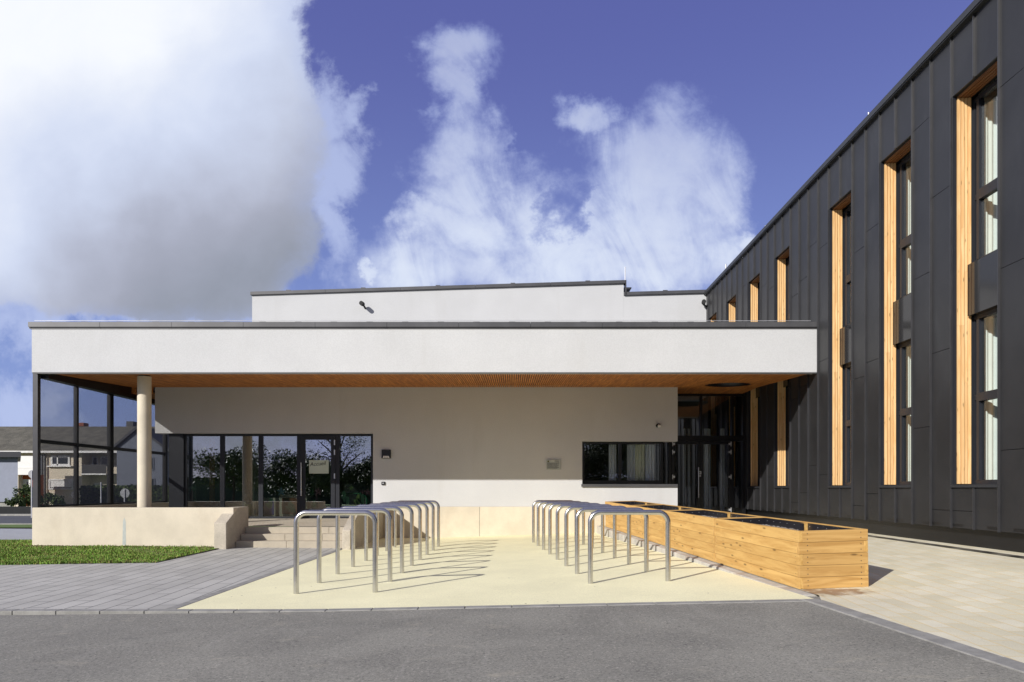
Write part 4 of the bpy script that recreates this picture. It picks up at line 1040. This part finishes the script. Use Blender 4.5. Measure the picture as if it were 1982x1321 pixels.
for i in range(4):
    if i == 0: o = p0
    else:
        o = p0.copy(); COL.objects.link(o)
        for ch in list(p0.children):
            c = ch.copy(); COL.objects.link(c); c.parent = o
    y = PLY0 + i*(PLN+.01)
    o.location = (kx(y), y, H-1.151+0.0135*(y-PLY0)+.004)
    o.rotation_euler = (math.atan(0.0135), math.radians(-1.4), ang)
    o['label'] = plab[i]; o['group'] = 'raised timber planters in a row'; o['category'] = 'planter'

# ---------------------------------------------------------------- vegetation helper
def crown_mesh(mb, c, rx, ry, rz, n, ls, clumps=14, seed=0):
    rnd = random.Random(seed); cs = []
    for i in range(clumps):
        a = rnd.uniform(0, 2*PI); ph = math.acos(rnd.uniform(-.8, 1)); rr = rnd.uniform(.45, .85)
        cs.append((c[0]+rx*rr*math.sin(ph)*math.cos(a), c[1]+ry*rr*math.sin(ph)*math.sin(a), c[2]+rz*rr*math.cos(ph), rnd.uniform(.25, .5)))
    for i in range(n):
        q = rnd.choice(cs); r = q[3]*rnd.random()**.4
        a = rnd.uniform(0, 2*PI); ph = math.acos(rnd.uniform(-1, 1))
        p = Vector((q[0]+rx*r*math.sin(ph)*math.cos(a), q[1]+ry*r*math.sin(ph)*math.sin(a), q[2]+rz*r*math.cos(ph)))
        d1 = Vector((rnd.gauss(0,1), rnd.gauss(0,1), rnd.gauss(0,1))).normalized(); d2 = d1.orthogonal().normalized()
        s = ls*rnd.uniform(.6, 1.3)
        mb.add([p-d1*s, p+d2*s*.5, p+d1*s, p-d2*s*.5], [(0,1,2,3)], mi=rnd.randrange(3))
LF = [mat('leaf_dark', (0.030, 0.055, 0.012), 0.6, var=0.2), mat('leaf_mid', (0.055, 0.095, 0.018), 0.6, var=0.2), mat('leaf_light', (0.10, 0.14, 0.03), 0.6, var=0.2)]
BARK = mat('bark', (0.10, 0.07, 0.045), 0.9, var=0.3, bump=0.5, bscale=20)
def tree(x, y, z, h, r, label, n=5000, ls=.12, seed=1, name='tree', group=None, slim=1.0):
    t = thing(name, label, 'tree', (x, y, z), group)
    tr = MB(); rnd = random.Random(seed)
    tr.tube([(x, y, z-.1), (x+.05, y, z+h*.3), (x, y+.05, z+h*.75)], [h*.028, h*.02, h*.008], 8)
    for i in range(7):
        a = rnd.uniform(0, 2*PI); z1 = z+h*rnd.uniform(.25, .6); tr.tube([(x, y, z1), (x+math.cos(a)*r*.4, y+math.sin(a)*r*.4, z1+h*.12), (x+math.cos(a)*r*.75, y+math.sin(a)*r*.75, z1+h*.2)], [h*.01, h*.007, h*.003], 5)
    tr.build('trunk', BARK, t)
    cm = MB(); crown_mesh(cm, (x, y, z+h*.62), r, r, h*.40*slim, n, ls, 18, seed); cm.build('crown', LF, t, recalc=False)
    return t

# ---------------------------------------------------------------- street side on the left
ZG = H-1.5
def hp(px, Y): return PX(px, Y)
roofm = mat('roof_tiles', (0.085, 0.08, 0.062), 0.9, var=0.3, vscale=1.6, bump=0.9, bscale=9, bdist=0.05, col2=(0.15, 0.14, 0.11), fine=0.4, fscale=14)
beigew = mat('house_render', (0.68, 0.60, 0.47), 0.9, var=0.05, vscale=1.0)
greyw = mat('gable_grey', (0.14, 0.155, 0.19), 0.9, var=0.05)  # blue-grey for the gable house wall and its window frames
winw = mat('house_frame', (0.75, 0.74, 0.72), 0.6); wing = mat('house_glass', (0.03, 0.035, 0.04), 0.08, spec=0.8)
YH = 60.0
hs = thing('house', 'beige house with a long mossy tiled roof seen through the mesh screen', 'house', (hp(100, YH), YH, ZG))
XA, XB = hp(-60, YH), hp(252, YH); ze = PZ(871, YH); zrd = PZ(826, YH+4.5)
MB().box(XA, hp(158, YH), YH, YH+9, ZG-.3, ze).box(hp(158, YH)+.001, XB, YH+1.2, YH+9, ZG-.3, ze).build('wall', beigew, hs)
rf = MB().prism([(YH-.5, ze-.05), (YH+4.5, zrd), (YH+9.5, ze-.05), (YH+9.5, ze-.25), (YH+4.5, zrd-.2), (YH-.5, ze-.25)], 'x', XA-1, XB+1).build('roof', roofm, hs)
MB().box(XA-1, XB+1, YH-.62, YH-.5, ze-.3, ze-.12).build('gutter', winw, hs)
MB().box(hp(152, 66), hp(168, 66), 65.5, 66.3, PZ(826, 66), PZ(819.5, 66)).build('chimney', mat('brick_red', (0.28, 0.09, 0.05), 0.9, var=0.3, vscale=8), rf)
MB().box(hp(250, 66), hp(263, 66), 65.5, 66.3, PZ(828, 66), PZ(817, 66)).build('chimney', mat('chimney_grey', (0.12, 0.12, 0.12), 0.9, var=0.3, vscale=8), rf)
for (a, b, c, d) in ((99, 136, 882, 902),):
    f = MB(); frame_rect(f, hp(a, YH), hp(b, YH), PZ(d, YH), PZ(c, YH), .16, YH-.08, YH+.02); f.box(hp(111, YH), hp(113.5, YH), YH-.08, YH, PZ(d, YH), PZ(c, YH)).box(hp(94, YH), hp(141, YH), YH-.25, YH, PZ(d+2.2, YH), PZ(d, YH))
    wn = f.build('window', winw, hs); MB().box(hp(a, YH)+.1, hp(b, YH)-.1, YH-.03, YH-.005, PZ(d, YH)+.1, PZ(c, YH)-.1).build('pane', wing, wn)
f = MB(); frame_rect(f, hp(95, YH), hp(142, YH), PZ(948, YH), PZ(928, YH), .12, YH-.08, YH+.02)
wn = f.build('window', winw, hs); MB().box(hp(98, YH), hp(141, YH), YH-.04, YH-.005, PZ(944, YH), PZ(930, YH)).build('shutter', winw, wn)
MB().box(hp(98, YH), hp(141, YH), YH-.035, YH-.004, PZ(947, YH), PZ(944.2, YH)).build('pane', wing, wn)
# balcony
yb_ = YH+.1
bl = MB().box(hp(160, yb_), hp(208, yb_), yb_-.2, YH+1.2, PZ(919.5, yb_), PZ(917, yb_)).build('balcony', winw, hs)
rl = MB()
for i in range(26): xx = hp(161+i*1.84, yb_); rl.box(xx-.03, xx+.03, yb_-.15, yb_-.10, PZ(917, yb_), PZ(901, yb_))
rl.box(hp(160, yb_), hp(208, yb_), yb_-.17, yb_-.08, PZ(901.5, yb_), PZ(900, yb_)); rl.build('railing', mat('railing_dark', (0.03, 0.03, 0.03), 0.5), bl)
for (a, b, c, d) in ((179, 190, 884, 917), (195, 210, 884, 905)):
    YB2 = YH+1.2
    f = MB(); frame_rect(f, hp(a, YB2), hp(b, YB2), PZ(d, YB2), PZ(c, YB2), .1, YB2-.06, YB2+.02); wn = f.build('window', winw, hs)
    MB().box(hp(a, YB2)+.05, hp(b, YB2)-.05, YB2-.03, YB2-.005, PZ(d, YB2)+.05, PZ(c, YB2)-.05).build('pane', wing, wn)
MB().box(hp(184, YH+1.2), hp(197, YH+1.2), YH+1.1, YH+1.2, PZ(943, YH+1.2), PZ(935, YH+1.2)).build('shutter', winw, hs)
for px in (77, 81, 86):
    MB().tube([(hp(px, YH-.2), YH-.2, ZG), (hp(px, YH-.2), YH-.2, PZ(880, YH))], .07, 6).build('downpipe', mat('pipe', (0.2,0.2,0.2), 0.6), hs)
# gable house, grey
YQ = 56.0
h2 = thing('house', 'grey gabled house behind the hedge, right of the beige house', 'house', (hp(280, YQ), YQ, ZG))
xg0, xg1, xgm = hp(226, YQ), hp(322, YQ), hp(268, YQ)
zE0, zE1, zA = PZ(868, YQ), PZ(872, YQ), PZ(831, YQ)
MB().prism([(xg0, ZG-.3), (xg1, ZG-.3), (xg1, zE1), (xgm, zA), (xg0, zE0)], 'y', YQ, YQ+9).build('wall', greyw, h2)
MB().prism([(xg0-.3, zE0-.1), (xgm, zA+.02), (xg1+.3, zE1-.1), (xg1+.3, zE1+.1), (xgm, zA+.26), (xg0-.3, zE0+.1)], 'y', YQ-.25, YQ+9.2).build('roof', mat('slate', (0.05, 0.05, 0.055), 0.8, var=0.2), h2)
for (a, b, c, d) in ((289, 298, 886, 910), (290, 300, 926, 942)):
    f = MB(); frame_rect(f, hp(a, YQ), hp(b, YQ), PZ(d, YQ), PZ(c, YQ), .06, YQ-.06, YQ+.02); wn = f.build('window', greyw, h2)
    MB().box(hp(a, YQ)+.05, hp(b, YQ)-.05, YQ-.03, YQ-.005, PZ(d, YQ)+.05, PZ(c, YQ)-.05).build('pane', wing, wn)
# white and orange entrance block
YO = 57.0
h3 = thing('house_porch', 'white block over an orange recessed porch with a white door, left of the canopy', 'porch', (hp(48, YO), YO, ZG))
MB().box(hp(28, YO), hp(72, YO), YO, YO+.5, PZ(906, YO), PZ(883, YO)).box(hp(28, YO), hp(72, YO), YO-.08, YO+.5, PZ(919.5, YO), PZ(906.6, YO)).build('balcony', M['white'], h3)
YO2 = YO+.6
MB().box(hp(36, YO2), hp(72, YO2), YO2, YO2+.8, ZG, PZ(919, YO2)).build('wall', mat('orange_render', (0.50, 0.13, 0.035), 0.8), h3)
MB().box(hp(30, YO), hp(35.5, YO), YO, YO+.5, ZG, PZ(920, YO)).build('pillar', beigew, h3)
dd = MB().box(hp(42, YO2), hp(60, YO2), YO2-.06, YO2-.005, PZ(958, YO2), PZ(928, YO2)).build('door', winw, h3)
MB().box(hp(53, YO2), hp(55.5, YO2), YO2-.09, YO2-.061, PZ(950, YO2), PZ(933, YO2)).build('door_glass', wing, dd)
# grey garage block
YK = 44.0
h4 = thing('garage', 'blue grey garage block with a dark roof edge at the left border', 'garage', (hp(10, YK), YK, ZG))
MB().prism([(hp(-70, YK), YK), (hp(34.5, YK), YK), (hp(33, YK+7), YK+7), (hp(-70, YK+7), YK+7)], 'z', PZ(972, YK), PZ(886, YK)).build('wall', mat('blue_grey_render', (0.27, 0.29, 0.36), 0.9, var=0.04), h4)
gr2 = MB(); 
MB().prism([(hp(-72, YK-.5), YK-.5), (hp(40.5, YK-.5), YK-.5), (hp(39.5, YK+7), YK+7), (hp(-72, YK+7), YK+7)], 'z', PZ(886, YK)+.002, PZ(875.5, YK)).build('roof', M['frame'], h4)
MB().prism([(hp(-70, YK), YK+.1), (hp(24, YK), YK+.1), (hp(22, YK+6), YK+6), (hp(-70, YK+6), YK+6)], 'z', ZG-.3, PZ(972, YK)-.001).build('base_wall', M['sett'], h4)
tag(MB().box(-60, hp(62, 39.5)+.5, 39.4, 39.7, ZG-.3, PZ(981, 39.5)).build('low_dark_band', mat('near_black_band', (0.015, 0.016, 0.018), 0.9)), 'low near-black band across the street at the left edge', 'wall')  # low near-black box along the far side of the street
# hedge
def hedge(x0, x1, y0, y1, z0, z1, n, label, ls=.12, seed=3):
    rnd = random.Random(seed); t = thing('hedge', label, 'hedge', ((x0+x1)/2, y0, z0))
    MB().box(x0+.1, x1-.1, y0+.1, y1-.1, z0, z1-.1).build('hedge_core', LF[0], t)
    mb = MB()
    for i in range(n):
        s = rnd.random()
        if s < .7: p = Vector((rnd.uniform(x0, x1), y0+rnd.gauss(0, .06), rnd.uniform(z0, z1)))
        else: p = Vector((rnd.uniform(x0, x1), rnd.uniform(y0, y1), z1+rnd.gauss(0, .05)))
        d1 = Vector((rnd.gauss(0,1), rnd.gauss(0,1), rnd.gauss(0,1))).normalized(); d2 = d1.orthogonal().normalized(); q = ls*rnd.uniform(.6, 1.2)
        mb.add([p-d1*q, p+d2*q*.6, p+d1*q, p-d2*q*.6], [(0,1,2,3)], mi=rnd.randrange(3))
    mb.build('leaves', LF, t, recalc=False); return t
hedge(hp(156, 52), hp(420, 52), 52, 53, ZG-.1, PZ(943.5, 52), 9000, 'long clipped green hedge in front of the grey gabled house')
def bush(px, py, Y, rx, rz, label, seed, n=1500):
    t = thing('bush', label, 'bush', (PX(px, Y), Y, ZG))
    x, z = PX(px, Y), PZ(py, Y); st_ = MB()
    for i in range(5): a = i*1.3; st_.tube([(x, Y, ZG-.1), (x+math.cos(a)*rx*.5, Y+math.sin(a)*rx*.4, z)], [.03, .01], 5)
    st_.build('stem', BARK, t)
    mb = MB(); crown_mesh(mb, (x, Y, z), rx, rx*.8, rz, n, .07, 12, seed); mb.build('leaves', LF, t, recalc=False); return t
bush(50, 962, 42.0, .65, .75, 'small flowering bush in front of the orange porch at the left edge', 5)
bush(30, 975, 41.0, .55, .4, 'low brownish bush beside the garage base', 6, 900)
bush(95, 970, 42.0, .9, .6, 'dark low bush behind the first mesh panel', 8, 1200)
# round road signs from behind, and a plain post
smt = mat('sign_back', (0.30, 0.31, 0.32), 0.6, metal=0.2); smd = mat('sign_back_dark', (0.05, 0.05, 0.055), 0.6)
def sign(px, py, Y, r, m, label):
    t = thing('road_sign', label, 'road sign', (PX(px, Y), Y, ZG)); x, z = PX(px, Y), PZ(py, Y)
    MB().tube([(x, Y, ZG-.2), (x, Y, z+r*.8)], .03, 8).build('pole', M['rodwhite'], t)
    MB().tube([(x, Y+.03, z), (x, Y+.05, z)], r, 28).build('sign_plate', m, t)
sign(61.5, 918, 34.0, .20, smt, 'round grey road sign back just left of the corner post')
sign(144.5, 958, 34.0, .20, smd, 'dark round road sign back behind the second screen post')
sign(241, 955, 36.0, .25, smt, 'round grey road sign back in front of the hedge, left of the column')
tag(MB().tube([(PX(195.5, 36), 36, ZG-.2), (PX(195.5, 36), 36, PZ(934, 36))], .03, 8).build('marker_post', M['rodwhite']), 'thin white post in front of the hedge', 'post')
tree(PX(330, 75), 75, ZG, 6.0, 2.6, 'green tree behind the grey gabled house, just left of the dark corner panel', 3500, .2, 21)

# ---------------------------------------------------------------- surroundings behind the camera (seen mirrored in the glass)
adj = ['thin tall', 'dark bushy', 'low rounded', 'broad dark', 'large dark', 'wide spreading', 'small round', 'ragged green', 'squat leafy', 'dense green', 'bushy mid-green']
spots = [(-14.5, -19, 9.0, 2.6, 3500, .07), (-19.5, -24, 4.2, 4.0, 12000, .11), (-11.5, -22, 4.0, 3.6, 12000, .11), (-8.0, -16, 4.6, 2.4, 12000, .09), (-4.8, -20, 3.9, 3.0, 10000, .10), (-1.2, -16, 4.4, 2.4, 11000, .09),
         (2.4, -19, 4.4, 3.2, 9000, .11), (5.8, -15, 6.4, 3.4, 14000, .11), (10.5, -14, 6.8, 3.8, 12000, .12), (-15.8, -17, 3.6, 2.6, 9000, .10), (-23, -18, 4.6, 3.4, 8000, .12)]
for i, (tx, ty, th_, tr_, n_, l_) in enumerate(spots):
    tree(tx, ty, H-1.4, th_, tr_, adj[i]+' tree behind the viewer, mirrored in the glass', n_, l_, 31+i, group='trees behind the viewer', slim=1.0 if i == 0 else 1.25)
hedge(-34, 16, -27, -26, H-1.5, H+0.9, 5000, 'long hedge added far behind the viewer to darken reflections', .22, 9)  # unseen hedge, added to darken the lower part of the glass reflections
lp = thing('street_lamp', 'tall street lamp with a curved arm behind the viewer', 'street lamp', (-12.2, -8, H-1.4))
MB().tube([(-12.2, -8, H-1.4), (-12.2, -8, H+3.6), (-12.5, -8, H+4.3), (-13.4, -8, H+4.9)], .07, 8).build('pole', M['frame'], lp)
MB().box(-13.9, -13.3, -8.1, -7.9, H+4.84, H+4.95).build('lamp_head', M['frame'], lp)
